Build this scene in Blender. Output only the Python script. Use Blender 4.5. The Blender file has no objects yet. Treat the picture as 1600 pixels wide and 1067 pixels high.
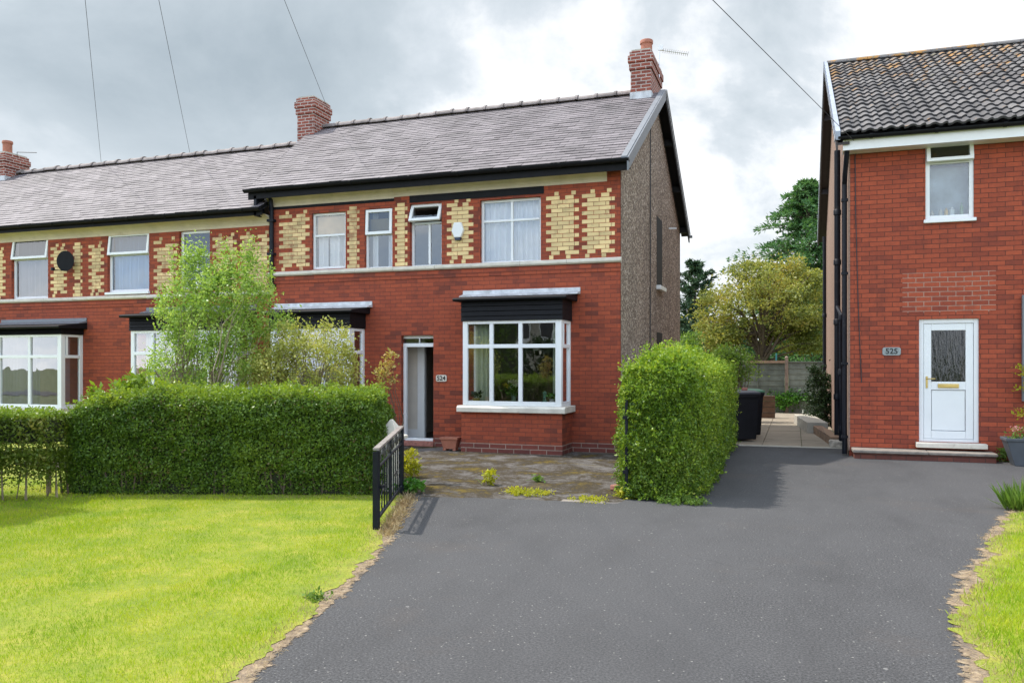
import bpy, bmesh, math, random
import numpy as np
from mathutils import Vector
random.seed(7)
rng = np.random.default_rng(7)
scene = bpy.context.scene
COL = scene.collection
R = math.radians

# ------------------------------------------------------------------ camera
cam_d = bpy.data.cameras.new("camera"); cam = bpy.data.objects.new("camera", cam_d); COL.objects.link(cam)
cam.location = (0, 0, 1.6); cam.rotation_euler = (R(90), 0, R(19.07))
cam_d.lens = 28.8; cam_d.sensor_width = 36; cam_d.shift_y = 0.0228; cam_d.clip_end = 3000; cam_d.clip_start = 0.05
scene.camera = cam

# ------------------------------------------------------------------ exposure, sun, sky
scene.view_settings.view_transform = 'Standard'; scene.view_settings.look = 'None'
scene.view_settings.exposure = 0.25; scene.view_settings.gamma = 1
SUN = Vector((-0.60, 0.06, 1.0)).normalized()
sl = bpy.data.lights.new("sun", 'SUN'); sl.energy = 4.3; sl.angle = R(1.0); sl.color = (1.0, 0.95, 0.86)
so = bpy.data.objects.new("sun", sl); COL.objects.link(so)
so.rotation_euler = SUN.to_track_quat('Z', 'Y').to_euler(); so.location = (-20, 0, 40)

world = bpy.data.worlds.new("World"); scene.world = world; world.use_nodes = True

class NT:
    """small helper for building node trees"""
    def __init__(s, tree): s.t = tree; s.n = tree.nodes; s.l = tree.links
    def node(s, typ, ins=None, **props):
        n = s.n.new(typ)
        for k, v in props.items(): setattr(n, k, v)
        for k, v in (ins or {}).items(): s.set(n, k, v)
        return n
    def set(s, n, k, v):
        sock = n.inputs[k]
        if isinstance(v, bpy.types.NodeSocket): s.l.new(v, sock)
        else:
            if isinstance(v, tuple) and len(v) == 3 and sock.type == 'RGBA': v = v + (1,)
            sock.default_value = v
    def math(s, op, a, b=0.0, c=0.0, clamp=False):
        n = s.node('ShaderNodeMath', {0: a, 1: b, 2: c}, operation=op, use_clamp=clamp); return n.outputs[0]
    def mix(s, f, a, b, blend='MIX'):
        n = s.node('ShaderNodeMix', data_type='RGBA', blend_type=blend)
        s.set(n, 0, f); s.set(n, 6, a); s.set(n, 7, b); return n.outputs[2]
    def ramp(s, f, stops, interp='LINEAR'):
        n = s.node('ShaderNodeValToRGB'); cr = n.color_ramp; cr.interpolation = interp
        while len(cr.elements) < len(stops): cr.elements.new(0.5)
        for e, (p, c) in zip(cr.elements, stops):
            e.position = p; e.color = tuple(c) + (1,) if len(c) == 3 else c
        s.set(n, 0, f); return n.outputs[0]
    def noise(s, vec, scale, detail=4, rough=0.55, dist=0.0):
        n = s.node('ShaderNodeTexNoise', {'Scale': scale, 'Detail': detail, 'Roughness': rough, 'Distortion': dist})
        if vec is not None: s.set(n, 'Vector', vec)
        return n.outputs[0]
    def range(s, v, a, b, c, d):
        n = s.node('ShaderNodeMapRange', {0: v, 1: a, 2: b, 3: c, 4: d}, clamp=True); return n.outputs[0]

w = NT(world.node_tree); w.n.clear()
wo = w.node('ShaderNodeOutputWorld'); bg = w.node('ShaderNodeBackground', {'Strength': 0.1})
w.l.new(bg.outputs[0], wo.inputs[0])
sky = w.node('ShaderNodeTexSky'); sky.sky_type = 'NISHITA'; sky.sun_disc = False
sky.sun_elevation = math.asin(SUN.z); sky.sun_rotation = math.atan2(SUN.x, SUN.y)
tc = w.node('ShaderNodeTexCoord'); sx = w.node('ShaderNodeSeparateXYZ', {0: tc.outputs['Generated']})
den = w.math('ADD', w.math('MAXIMUM', sx.outputs[2], 0.0), 0.55)
cv = w.node('ShaderNodeCombineXYZ', {0: w.math('DIVIDE', sx.outputs[0], den), 1: w.math('DIVIDE', sx.outputs[1], den), 2: 0.0})
mp = w.node('ShaderNodeMapping', {0: cv.outputs[0], 1: (20.41, 9.9, 0), 2: (0, 0, R(-20)), 3: (0.8, 1.0, 1)})
n1 = w.noise(mp.outputs[0], 3.1, 9, 0.58, 0.3)
n2 = w.noise(mp.outputs[0], 0.95, 2, 0.5, 0.1)
cl = w.math('ADD', w.math('MULTIPLY', n1, 0.6), w.math('MULTIPLY', n2, 0.4))
cloud = w.ramp(cl, [(0.33, (0.36, 0.42, 0.46)), (0.44, (0.48, 0.54, 0.58)), (0.495, (0.62, 0.67, 0.71)), (0.545, (0.92, 0.93, 0.94))])
back = w.range(sx.outputs[1], 0.1, -0.5, 0.0, 1.0)
cloud = w.mix(back, cloud, w.ramp(cl, [(0.40, (0.22, 0.38, 0.62)), (0.49, (0.46, 0.56, 0.68)), (0.56, (0.86, 0.87, 0.88))]))
hz = w.range(sx.outputs[2], 0.0, 0.28, 0.5, 0.0)
cloud = w.mix(hz, cloud, (0.86, 0.89, 0.92))
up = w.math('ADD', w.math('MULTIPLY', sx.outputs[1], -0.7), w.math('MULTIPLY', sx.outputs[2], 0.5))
boost = w.range(up, -0.25, 0.45, 10.9, 27.5)  # unseen sky behind camera and overhead brightened as added fill for the fronts
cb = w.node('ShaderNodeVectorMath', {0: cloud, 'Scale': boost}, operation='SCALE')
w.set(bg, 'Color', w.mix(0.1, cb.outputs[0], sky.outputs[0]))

# ------------------------------------------------------------------ measuring helpers (photo pixel -> place on a known plane)
def ray(px):
    d = (px - 800) / 1280.0
    return -0.3267 + 0.9451 * d, 0.9451 + 0.3267 * d
def FX(px, Y):
    a, b = ray(px); return a / b * Y
def FZ(px, py, Y):
    a, b = ray(px); return 1.6 + (570 - py) / 1280.0 * Y / b
def G(px, py, z=0.0):
    t = 1280 * (1.6 - z) / (py - 570.0); a, b = ray(px); return (a * t, b * t)
def AT(px, depth):
    a, b = ray(px); return (a * depth, b * depth)
def HZ(py, depth): return 1.6 + (570 - py) / 1280.0 * depth

# ------------------------------------------------------------------ materials
MATS = {}
def new_mat(name):
    m = bpy.data.materials.new(name); m.use_nodes = True; t = NT(m.node_tree); t.n.clear()
    out = t.node('ShaderNodeOutputMaterial'); MATS[name] = m
    return m, t, out
def obj_co(t): return t.node('ShaderNodeTexCoord').outputs['Object']
def wpos(t): return t.node('ShaderNodeNewGeometry').outputs['Position']

def plain(name, c, rough=0.6, var=0.12, scale=6.0, bump=0.0, bscale=60, metal=0.0, spec=0.5, dirt=None, island=0.0):
    m, t, out = new_mat(name); co = wpos(t)
    n = t.noise(co, scale, 6)
    lo = tuple(x * (1 - var * 1.4) for x in c); hi = tuple(min(1, x * (1 + var)) for x in c)
    col = t.ramp(n, [(0.3, lo), (0.7, hi)])
    if dirt:
        dn = t.noise(co, dirt[1], 8, 0.65)
        col = t.mix(t.range(dn, dirt[2], dirt[2] + 0.15, 0, dirt[3]), col, dirt[0])
    if island:
        ri = t.node('ShaderNodeNewGeometry').outputs['Random Per Island']
        hv = t.node('ShaderNodeHueSaturation', {'Value': t.range(ri, 0, 1, 1 - island, 1 + island), 'Color': col}); col = hv.outputs[0]
    p = t.node('ShaderNodeBsdfPrincipled', {'Base Color': col, 'Roughness': rough, 'Metallic': metal, 'Specular IOR Level': spec})
    if bump:
        b = t.node('ShaderNodeBump', {'Strength': bump, 'Distance': 0.01, 'Height': t.noise(co, bscale, 4)})
        t.l.new(b.outputs[0], p.inputs['Normal'])
    t.l.new(p.outputs[0], out.inputs[0]); return m

def brick(name, c1, c2, mortar, dark, bw=0.235, bh=0.0785, stain=0.45, stain_col=(0.06, 0.03, 0.028), msize=0.006, low=None):
    m, t, out = new_mat(name)
    g = t.node('ShaderNodeNewGeometry'); co = g.outputs['Position']
    s = t.node('ShaderNodeSeparateXYZ', {0: co}); nn = t.node('ShaderNodeSeparateXYZ', {0: g.outputs['True Normal']})
    side = t.math('GREATER_THAN', t.math('ABSOLUTE', nn.outputs[0]), 0.6)
    u = t.math('ADD', t.math('MULTIPLY', s.outputs[0], t.math('SUBTRACT', 1.0, side)), t.math('MULTIPLY', s.outputs[1], side))
    wob = t.noise(co, 1.3, 2)
    v = t.math('ADD', s.outputs[2], t.math('MULTIPLY', wob, 0.012))
    vec = t.node('ShaderNodeCombineXYZ', {0: u, 1: v, 2: 0.0}).outputs[0]
    bt = t.node('ShaderNodeTexBrick', {'Vector': vec, 'Color1': c1, 'Color2': c2, 'Mortar': mortar, 'Scale': 1.0, 'Mortar Size': msize,
                'Mortar Smooth': 0.3, 'Bias': 0.0, 'Brick Width': bw, 'Row Height': bh}, offset=0.5)
    # a second random value per brick picks out darker, burnt bricks
    bd = t.node('ShaderNodeTexBrick', {'Vector': vec, 'Color1': (0, 0, 0), 'Color2': (1, 1, 1), 'Mortar': (0.5, 0.5, 0.5), 'Scale': 1.0, 'Mortar Size': 0.0,
                'Brick Width': bw, 'Row Height': bh, 'Bias': 0.0}, offset=0.5)
    big = t.noise(co, 0.9, 4, 0.6)
    thr = t.math('MULTIPLY', big, bd.outputs[0])
    col = t.mix(t.range(thr, 0.36, 0.56, 0.0, stain), bt.outputs[0], dark)
    fine = t.noise(co, 14, 6, 0.7)
    col = t.mix(t.range(fine, 0.35, 0.75, 0.0, 0.35), col, stain_col)
    sm = t.node('ShaderNodeMapping', {0: co, 3: (1, 1, 0.28)}); st = t.noise(sm.outputs[0], 2.6, 7, 0.68)
    col = t.mix(t.range(st, 0.56, 0.72, 0.0, 0.30), col, stain_col)
    if low:   # damp, discoloured courses at the foot of the wall
        col = t.mix(t.range(t.math('ADD', s.outputs[2], t.math('MULTIPLY', st, 0.35)), low[0], low[1], 0.75, 0.0), col, low[2])
    p = t.node('ShaderNodeBsdfPrincipled', {'Base Color': col, 'Roughness': 0.82, 'Specular IOR Level': 0.25})
    hgt = t.math('ADD', t.math('MULTIPLY', bt.outputs[1], -1.0), t.math('MULTIPLY', fine, 0.5))
    b = t.node('ShaderNodeBump', {'Strength': 0.6, 'Distance': 0.008, 'Height': hgt}); t.l.new(b.outputs[0], p.inputs['Normal'])
    t.l.new(p.outputs[0], out.inputs[0]); return m

def leaf_mat(name, stops, trans=0.45, rough=0.45, scale=1.6, nscale=0.55):
    m, t, out = new_mat(name)
    g = t.node('ShaderNodeNewGeometry'); ri = g.outputs['Random Per Island']
    n = t.noise(g.outputs['Position'], scale, 4, 0.6)
    f = t.math('ADD', t.math('MULTIPLY', ri, 1 - nscale), t.math('MULTIPLY', t.range(n, 0.3, 0.7, 0, 1), nscale))
    col = t.ramp(f, stops)
    d = t.node('ShaderNodeBsdfPrincipled', {'Base Color': col, 'Roughness': rough, 'Specular IOR Level': 0.35})
    tr = t.node('ShaderNodeBsdfTranslucent', {'Color': t.mix(0.5, col, t.mix(1.0, col, (1.6, 1.5, 0.5), 'MULTIPLY'))})
    mx = t.node('ShaderNodeMixShader', {0: trans, 1: d.outputs[0], 2: tr.outputs[0]})
    t.l.new(mx.outputs[0], out.inputs[0]); return m

def glass_mat(name, tint=(0.80, 0.84, 0.84), refl=1.0, rough=0.0, ripple=0):
    m, t, out = new_mat(name)
    fr = t.node('ShaderNodeFresnel', {'IOR': 1.5})
    wob = t.noise(t.node('ShaderNodeMapping', {0: wpos(t), 3: (26, 26, 3)}).outputs[0], 1.0, 3) if ripple else t.noise(wpos(t), 1.4, 2)
    b = t.node('ShaderNodeBump', {'Strength': 0.4 if ripple else 0.12, 'Distance': 0.02, 'Height': wob})
    f = t.math('MULTIPLY', t.math('ADD', fr.outputs[0], 0.05), refl, clamp=True)
    tr = t.node('ShaderNodeBsdfTransparent', {'Color': tint})
    gl = t.node('ShaderNodeBsdfGlossy', {'Color': (0.95, 0.97, 1.0), 'Roughness': rough}); t.l.new(b.outputs[0], gl.inputs['Normal'])
    mx = t.node('ShaderNodeMixShader', {0: f, 1: tr.outputs[0], 2: gl.outputs[0]})
    t.l.new(mx.outputs[0], out.inputs[0]); return m

BRICK = brick('red_brick', (0.40, 0.086, 0.040), (0.30, 0.064, 0.034), (0.20, 0.055, 0.036), (0.115, 0.040, 0.031), stain=0.6, low=(0.1, 0.5, (0.11, 0.045, 0.035)))
BRICK_R = brick('orange_red_brick', (0.44, 0.092, 0.044), (0.31, 0.064, 0.034), (0.12, 0.040, 0.028), (0.17, 0.046, 0.034), bw=0.245, bh=0.0815, stain=0.5, low=(0.0, 0.32, (0.10, 0.06, 0.05)))
PATCH = brick('repointed_brick', (0.44, 0.092, 0.044), (0.30, 0.062, 0.034), (0.42, 0.25, 0.19), (0.2, 0.05, 0.04), bw=0.245, bh=0.0815, stain=0.3, msize=0.008)
CHIM = brick('chimney_brick', (0.31, 0.085, 0.055), (0.22, 0.062, 0.045), (0.50, 0.42, 0.38), (0.10, 0.05, 0.04), bw=0.225, bh=0.078, msize=0.012)
YELLOW = plain('yellow_brick', (0.74, 0.55, 0.27), 0.7, 0.10, 3.0, 0.3, 80, island=0.16, dirt=((0.30, 0.20, 0.10), 5.0, 0.55, 0.6))
YELLOW_OLD = plain('weathered_yellow_brick', (0.66, 0.49, 0.25), 0.8, 0.2, 5.0, 0.5, 60, island=0.22, dirt=((0.30, 0.13, 0.07), 5.5, 0.52, 0.8))
WHITE = plain('white_upvc', (0.80, 0.81, 0.82), 0.35, 0.02, 3)
CREAM = plain('cream_render', (0.64, 0.55, 0.42), 0.8, 0.08, 3, 0.15, 40, dirt=((0.36, 0.29, 0.16), 2.6, 0.58, 0.55))
STONE = plain('painted_stone', (0.66, 0.61, 0.53), 0.75, 0.10, 5, 0.2, 50, dirt=((0.30, 0.24, 0.18), 6, 0.60, 0.6))
BLACK = plain('black_paint', (0.008, 0.008, 0.010), 0.6, 0.2, 8, spec=0.18, dirt=((0.05, 0.045, 0.04), 9, 0.64, 0.5))
PIPE = plain('black_iron', (0.009, 0.011, 0.018), 0.5, 0.2, 8, spec=0.25, dirt=((0.07, 0.06, 0.055), 7, 0.6, 0.5))
LEAD = plain('lead_flashing', (0.56, 0.57, 0.59), 0.5, 0.2, 6, 0.2, 30, dirt=((0.22, 0.22, 0.22), 5, 0.55, 0.6))
BARGE = plain('grey_barge_paint', (0.17, 0.18, 0.20), 0.5, 0.12, 4, dirt=((0.12, 0.12, 0.13), 4, 0.5, 0.6))
SLATE = plain('lilac_slate', (0.160, 0.138, 0.146), 0.62, 0.2, 1.3, 0.25, 25, island=0.22, spec=0.4, dirt=((0.11, 0.10, 0.105), 1.5, 0.56, 0.6))
SLATE_OLD = plain('grey_lilac_slate', (0.170, 0.148, 0.156), 0.64, 0.2, 1.2, 0.25, 25, island=0.16, spec=0.4, dirt=((0.13, 0.115, 0.12), 1.1, 0.56, 0.55))
DECK_SHADOW = plain('underlay_and_tile_shadow', (0.045, 0.042, 0.045), 0.9)
RIDGE = plain('ridge_tile_clay', (0.22, 0.185, 0.175), 0.8, 0.25, 5, 0.3, 30, island=0.2, dirt=((0.09, 0.08, 0.06), 7, 0.55, 0.7))
TERRA = plain('terracotta', (0.36, 0.13, 0.08), 0.7, 0.12, 7, 0.1, 40)
CURTAIN = plain('white_net_curtain', (0.86, 0.87, 0.89), 0.9, 0.04, 4)
CURTAIN_G = plain('pale_green_curtain', (0.55, 0.62, 0.50), 0.9, 0.05, 4)
BLIND_G = plain('grey_blind', (0.30, 0.29, 0.34), 0.8, 0.04)
BLIND_B = plain('blue_grey_blind', (0.36, 0.50, 0.68), 0.8, 0.04)
BLIND_T = plain('tan_roller_blind', (0.62, 0.46, 0.26), 0.8, 0.06)
GLASS = glass_mat('window_glass', (0.94, 0.96, 0.95), 2.7)
GLASS_UP = glass_mat('upstairs_glass', (0.95, 0.96, 0.97), 1.6)
GLASS_DIM = glass_mat('dark_window_glass', (0.55, 0.58, 0.58), 1.1)
PLASTER = plain('hall_plaster', (0.66, 0.60, 0.52), 0.9, 0.04)
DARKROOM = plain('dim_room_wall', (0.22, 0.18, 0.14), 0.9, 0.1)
CARPET = plain('hall_carpet', (0.16, 0.13, 0.11), 0.95, 0.2, 30)
BRASS = plain('brass', (0.62, 0.45, 0.18), 0.3, 0.1, metal=1.0)
WHITEPAINT = plain('white_gloss', (0.78, 0.78, 0.78), 0.3, 0.02)
RUBBER = plain('bin_plastic', (0.007, 0.008, 0.012), 0.5, 0.2, 10, spec=0.25, dirt=((0.04, 0.04, 0.045), 6, 0.6, 0.4))
GREENLID = plain('green_lid_plastic', (0.10, 0.24, 0.15), 0.5)
CONC = plain('pale_concrete', (0.44, 0.41, 0.35), 0.85, 0.14, 6, 0.3, 60, dirt=((0.20, 0.18, 0.15), 4, 0.58, 0.6))
STEPM = plain('sandstone_slab', (0.24, 0.205, 0.175), 0.85, 0.18, 8, 0.3, 50, dirt=((0.13, 0.11, 0.10), 5, 0.54, 0.7))
WEATHERWOOD = plain('weathered_timber', (0.30, 0.22, 0.17), 0.85, 0.2, 8, 0.3, 40)
FENCEWOOD = plain('grey_green_fence_board', (0.145, 0.165, 0.135), 0.85, 0.22, 4, 0.3, 30, island=0.12)
BARK = plain('brown_bark', (0.12, 0.085, 0.06), 0.9, 0.3, 12, 0.6, 30)
BARK_P = plain('pale_bark', (0.25, 0.20, 0.13), 0.9, 0.3, 12, 0.5, 30)
HEDGE_CORE = plain('hedge_inside', (0.022, 0.026, 0.010), 0.95, 0.3, 10)  # solid dark core put inside each hedge to stop see-through gaps
SLATEGREY = plain('grey_planter_resin', (0.075, 0.085, 0.10), 0.5, 0.1, 8)
ALU = plain('aluminium', (0.6, 0.6, 0.62), 0.35, 0.05, metal=0.8)
CABLE = plain('black_cable', (0.03, 0.03, 0.035), 0.6)
SOIL = plain('soil', (0.075, 0.052, 0.035), 0.95, 0.3, 9, 0.5, 40)
BLACKINK = plain('black_digit', (0.02, 0.022, 0.025), 0.5)
GREYPLATE = plain('grey_stone_plate', (0.30, 0.33, 0.33), 0.7, 0.15, 40)
PINKBRICK = plain('worn_pink_brick', (0.34, 0.14, 0.11), 0.85, 0.25, 20, 0.4, 60)
POLE = plain('creosoted_pole', (0.13, 0.10, 0.08), 0.9, 0.2, 8)

def pebble():
    m, t, out = new_mat('pebbledash'); co = wpos(t)
    v = t.node('ShaderNodeTexVoronoi', {'Vector': co, 'Scale': 30.0})
    spk = t.node('ShaderNodeSeparateColor', {0: v.outputs['Color']})
    col = t.ramp(spk.outputs[0], [(0.0, (0.08, 0.055, 0.042)), (0.45, (0.235, 0.175, 0.13)), (0.8, (0.40, 0.32, 0.25)), (1.0, (0.70, 0.61, 0.52))])
    sp = t.node('ShaderNodeMapping', {0: co, 3: (1, 1, 0.25)})
    n = t.noise(sp.outputs[0], 1.6, 7, 0.65)
    col = t.mix(t.range(n, 0.42, 0.68, 0, 0.4), col, (0.105, 0.082, 0.066))
    n2 = t.noise(co, 5.0, 6, 0.7)
    col = t.mix(t.range(n2, 0.62, 0.74, 0, 0.5), col, (0.36, 0.29, 0.21))
    p = t.node('ShaderNodeBsdfPrincipled', {'Base Color': col, 'Roughness': 0.92})
    b = t.node('ShaderNodeBump', {'Strength': 1.0, 'Distance': 0.012, 'Height': v.outputs['Distance']}); t.l.new(b.outputs[0], p.inputs['Normal'])
    t.l.new(p.outputs[0], out.inputs[0]); return m
PEBBLE = pebble()
PEBBLE_P = plain('pink_pebbledash', (0.27, 0.175, 0.135), 0.92, 0.3, 45, 0.8, 60, dirt=((0.12, 0.08, 0.065), 25, 0.5, 0.6))

def pantile_mat():
    m, t, out = new_mat('grey_concrete_pantile'); co = wpos(t)
    ri = t.node('ShaderNodeNewGeometry').outputs['Random Per Island']
    col = t.ramp(ri, [(0, (0.085, 0.08, 0.082)), (0.5, (0.12, 0.112, 0.113)), (1, (0.165, 0.155, 0.153))])
    n = t.noise(co, 9, 7, 0.65); col = t.mix(t.range(n, 0.5, 0.7, 0, 0.6), col, (0.085, 0.08, 0.075))
    n4 = t.noise(co, 22, 4, 0.7); col = t.mix(t.range(n4, 0.62, 0.72, 0, 0.6), col, (0.40, 0.38, 0.34))
    s = t.node('ShaderNodeSeparateXYZ', {0: co})
    hi = t.range(s.outputs[2], 5.6, 8.6, -0.07, 0.055)
    l = t.noise(co, 3.2, 6, 0.68)
    col = t.mix(t.range(t.math('ADD', l, hi), 0.575, 0.625, 0, 0.85), col, (0.34, 0.17, 0.04))
    l2 = t.noise(co, 5.5, 5, 0.6)
    col = t.mix(t.range(t.math('ADD', l2, hi), 0.62, 0.70, 0, 0.6), col, (0.16, 0.14, 0.06))
    p = t.node('ShaderNodeBsdfPrincipled', {'Base Color': col, 'Roughness': 0.85, 'Specular IOR Level': 0.3})
    b = t.node('ShaderNodeBump', {'Strength': 0.4, 'Distance': 0.01, 'Height': n4}); t.l.new(b.outputs[0], p.inputs['Normal'])
    t.l.new(p.outputs[0], out.inputs[0]); return m
PANTILE = pantile_mat()

def asphalt(name, base, moss=False):
    m, t, out = new_mat(name); co = wpos(t)
    f1 = t.noise(co, 70, 4, 0.8); f2 = t.noise(co, 1.0, 6, 0.6); f3 = t.noise(co, 38, 3, 0.6)
    lo = tuple(x * 0.40 for x in base); hi = tuple(x * 2.1 for x in base)
    col = t.ramp(f1, [(0.38, lo), (0.50, base), (0.62, hi)])
    col = t.mix(t.range(f2, 0.35, 0.7, 0.0, 0.4), col, tuple(x * 1.45 for x in base))
    sp = t.node('ShaderNodeMapping', {0: co, 2: (0, 0, R(30)), 3: (1, 0.35, 1)})
    f4 = t.noise(sp.outputs[0], 1.7, 6, 0.62)
    col = t.mix(t.range(f4, 0.48, 0.70, 0.0, 0.38), col, tuple(x * 0.60 for x in base))
    f5 = t.noise(co, 0.55, 8, 0.7); col = t.mix(t.range(f5, 0.56, 0.70, 0.0, 0.45), col, (base[0] * 1.5, base[1] * 1.25, base[2] * 1.05))
    f6 = t.noise(sp.outputs[0], 0.35, 3, 0.5); col = t.mix(t.range(f6, 0.40, 0.60, 0.0, 0.35), col, tuple(x * 1.5 for x in base))
    v = t.node('ShaderNodeTexVoronoi', {'Vector': co, 'Scale': 40.0})
    pick = t.node('ShaderNodeSeparateColor', {0: v.outputs['Color']})
    fleck = t.math('MULTIPLY', t.math('LESS_THAN', v.outputs['Distance'], t.math('MULTIPLY', pick.outputs[1], 0.26)), t.math('GREATER_THAN', pick.outputs[0], 0.80))
    col = t.mix(t.math('MULTIPLY', fleck, 0.8), col, (0.27, 0.26, 0.245))
    v2 = t.node('ShaderNodeTexVoronoi', {'Vector': co, 'Scale': 5.5})
    pk2 = t.node('ShaderNodeSeparateColor', {0: v2.outputs['Color']})
    sc = t.math('MULTIPLY', t.math('LESS_THAN', t.math('ADD', v2.outputs['Distance'], t.math('MULTIPLY', f3, 0.12)), 0.13), t.math('GREATER_THAN', pk2.outputs[1], 0.86))
    col = t.mix(t.math('MULTIPLY', sc, 0.6), col, (0.27, 0.26, 0.25))
    ck = t.node('ShaderNodeTexVoronoi', {'Vector': t.node('ShaderNodeVectorMath', {0: co, 1: t.node('ShaderNodeVectorMath', {0: t.node('ShaderNodeTexNoise', {'Vector': co, 'Scale': 1.5, 'Detail': 5.0}).outputs['Color'], 'Scale': 0.9}, operation='SCALE').outputs[0]}).outputs[0], 'Scale': 0.42}, feature='DISTANCE_TO_EDGE')
    col = t.mix(t.math('MULTIPLY', t.range(ck.outputs['Distance'], 0.001, 0.005, 0.25, 0), t.range(f2, 0.50, 0.58, 0, 1)), col, tuple(x * 0.35 for x in base))
    if moss:
        mo = t.noise(co, 1.5, 9, 0.72, 0.6); mo2 = t.noise(co, 13, 6, 0.75)
        mm = t.math('ADD', t.math('MULTIPLY', mo, 0.62), t.math('MULTIPLY', mo2, 0.38))
        col = t.mix(t.range(mm, 0.43, 0.50, 0, 0.9), col, (0.036, 0.026, 0.013))
        col = t.mix(t.range(mm, 0.535, 0.575, 0, 0.8), col, (0.13, 0.092, 0.014))
        pal = t.noise(co, 0.9, 8, 0.7, 0.8); col = t.mix(t.math('MULTIPLY', t.range(pal, 0.52, 0.62, 0, 0.75), t.range(f1, 0.4, 0.6, 0.4, 1.0)), col, (0.19, 0.18, 0.18))
    p = t.node('ShaderNodeBsdfPrincipled', {'Base Color': col, 'Roughness': 0.86, 'Specular IOR Level': 0.18})
    b = t.node('ShaderNodeBump', {'Strength': 0.7, 'Distance': 0.006, 'Height': f1}); t.l.new(b.outputs[0], p.inputs['Normal'])
    t.l.new(p.outputs[0], out.inputs[0]); return m
ASPHALT = asphalt('asphalt', (0.060, 0.059, 0.061))
FORECOURT = asphalt('mossy_tarmac', (0.092, 0.083, 0.077), True)

def grass_ground():
    m, t, out = new_mat('lawn_ground'); co = wpos(t)
    n = t.noise(co, 2.2, 7, 0.65); f = t.noise(co, 60, 4, 0.7)
    col = t.ramp(n, [(0.3, (0.13, 0.19, 0.012)), (0.5, (0.22, 0.25, 0.018)), (0.72, (0.36, 0.31, 0.05))])
    col = t.mix(t.range(f, 0.4, 0.7, 0, 0.5), col, (0.06, 0.09, 0.01))
    p = t.node('ShaderNodeBsdfPrincipled', {'Base Color': col, 'Roughness': 0.95})
    t.l.new(p.outputs[0], out.inputs[0]); return m
LAWN = grass_ground()
FIELD = plain('rough_grass_ground', (0.10, 0.12, 0.035), 0.95, 0.3, 2)
PAVING = plain('buff_paving', (0.27, 0.225, 0.17), 0.85, 0.14, 3, 0.2, 60, island=0.08, dirt=((0.17, 0.14, 0.11), 3, 0.54, 0.5))
BLADE = leaf_mat('grass_blade', [(0.0, (0.12, 0.25, 0.012)), (0.35, (0.26, 0.40, 0.016)), (0.7, (0.41, 0.48, 0.025)), (1.0, (0.58, 0.54, 0.10))], 0.35, 0.6, 1.5, 0.6)
STRAW = leaf_mat('straw_blade', [(0.0, (0.14, 0.09, 0.05)), (0.5, (0.36, 0.27, 0.15)), (1.0, (0.55, 0.45, 0.27))], 0.2, 0.8, 3.0, 0.5)
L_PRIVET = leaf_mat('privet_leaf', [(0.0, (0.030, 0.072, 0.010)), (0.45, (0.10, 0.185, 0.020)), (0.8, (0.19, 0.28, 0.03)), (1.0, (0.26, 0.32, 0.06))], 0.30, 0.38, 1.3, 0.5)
L_TOP = leaf_mat('pale_privet_leaf', [(0.0, (0.12, 0.20, 0.02)), (0.6, (0.20, 0.30, 0.03)), (1.0, (0.32, 0.38, 0.05))], 0.40, 0.4)
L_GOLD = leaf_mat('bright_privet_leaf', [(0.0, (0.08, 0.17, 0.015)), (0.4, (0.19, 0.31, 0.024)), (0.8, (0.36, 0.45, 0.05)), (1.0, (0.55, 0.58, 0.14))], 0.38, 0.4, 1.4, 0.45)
L_SPARSE = leaf_mat('thin_hedge_leaf', [(0.0, (0.05, 0.09, 0.012)), (0.6, (0.13, 0.19, 0.02)), (1.0, (0.26, 0.22, 0.06))], 0.35)
L_BIRCH = leaf_mat('light_green_leaf', [(0.0, (0.10, 0.20, 0.03)), (0.5, (0.26, 0.40, 0.07)), (0.82, (0.44, 0.56, 0.16)), (1.0, (0.70, 0.72, 0.42))], 0.42, 0.4, 2.5)
L_YELLOW = leaf_mat('yellow_green_leaf', [(0.0, (0.15, 0.18, 0.03)), (0.5, (0.36, 0.39, 0.09)), (0.85, (0.56, 0.54, 0.18)), (1.0, (0.55, 0.40, 0.22))], 0.4, 0.45, 3)
L_RUSSET = leaf_mat('russet_leaf', [(0.0, (0.16, 0.18, 0.03)), (0.5, (0.38, 0.33, 0.09)), (1.0, (0.42, 0.20, 0.10))], 0.4, 0.5, 4)
L_ACER = leaf_mat('acer_leaf', [(0.0, (0.07, 0.10, 0.025)), (0.4, (0.24, 0.27, 0.06)), (0.8, (0.42, 0.37, 0.09)), (1.0, (0.40, 0.20, 0.09))], 0.4, 0.5, 0.8, 0.6)
L_CONIF = leaf_mat('cypress_spray', [(0.0, (0.02, 0.065, 0.022)), (0.5, (0.065, 0.16, 0.05)), (1.0, (0.17, 0.30, 0.10))], 0.28, 0.6, 0.9)
L_PINE = leaf_mat('pine_needle', [(0.0, (0.018, 0.048, 0.024)), (0.6, (0.05, 0.10, 0.05)), (1.0, (0.11, 0.17, 0.08))], 0.15, 0.6, 0.9)
L_DARK = leaf_mat('dark_laurel_leaf', [(0.0, (0.008, 0.022, 0.008)), (0.6, (0.022, 0.050, 0.014)), (1.0, (0.05, 0.09, 0.02))], 0.2, 0.4, 0.9)
L_FERN = leaf_mat('fresh_green_leaf', [(0.0, (0.03, 0.11, 0.012)), (0.6, (0.075, 0.21, 0.02)), (1.0, (0.15, 0.30, 0.04))], 0.35, 0.5, 1.2)
L_MID = leaf_mat('mid_green_leaf', [(0.0, (0.06, 0.13, 0.02)), (0.6, (0.15, 0.25, 0.04)), (1.0, (0.28, 0.38, 0.09))], 0.4, 0.5, 1.0)
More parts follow.
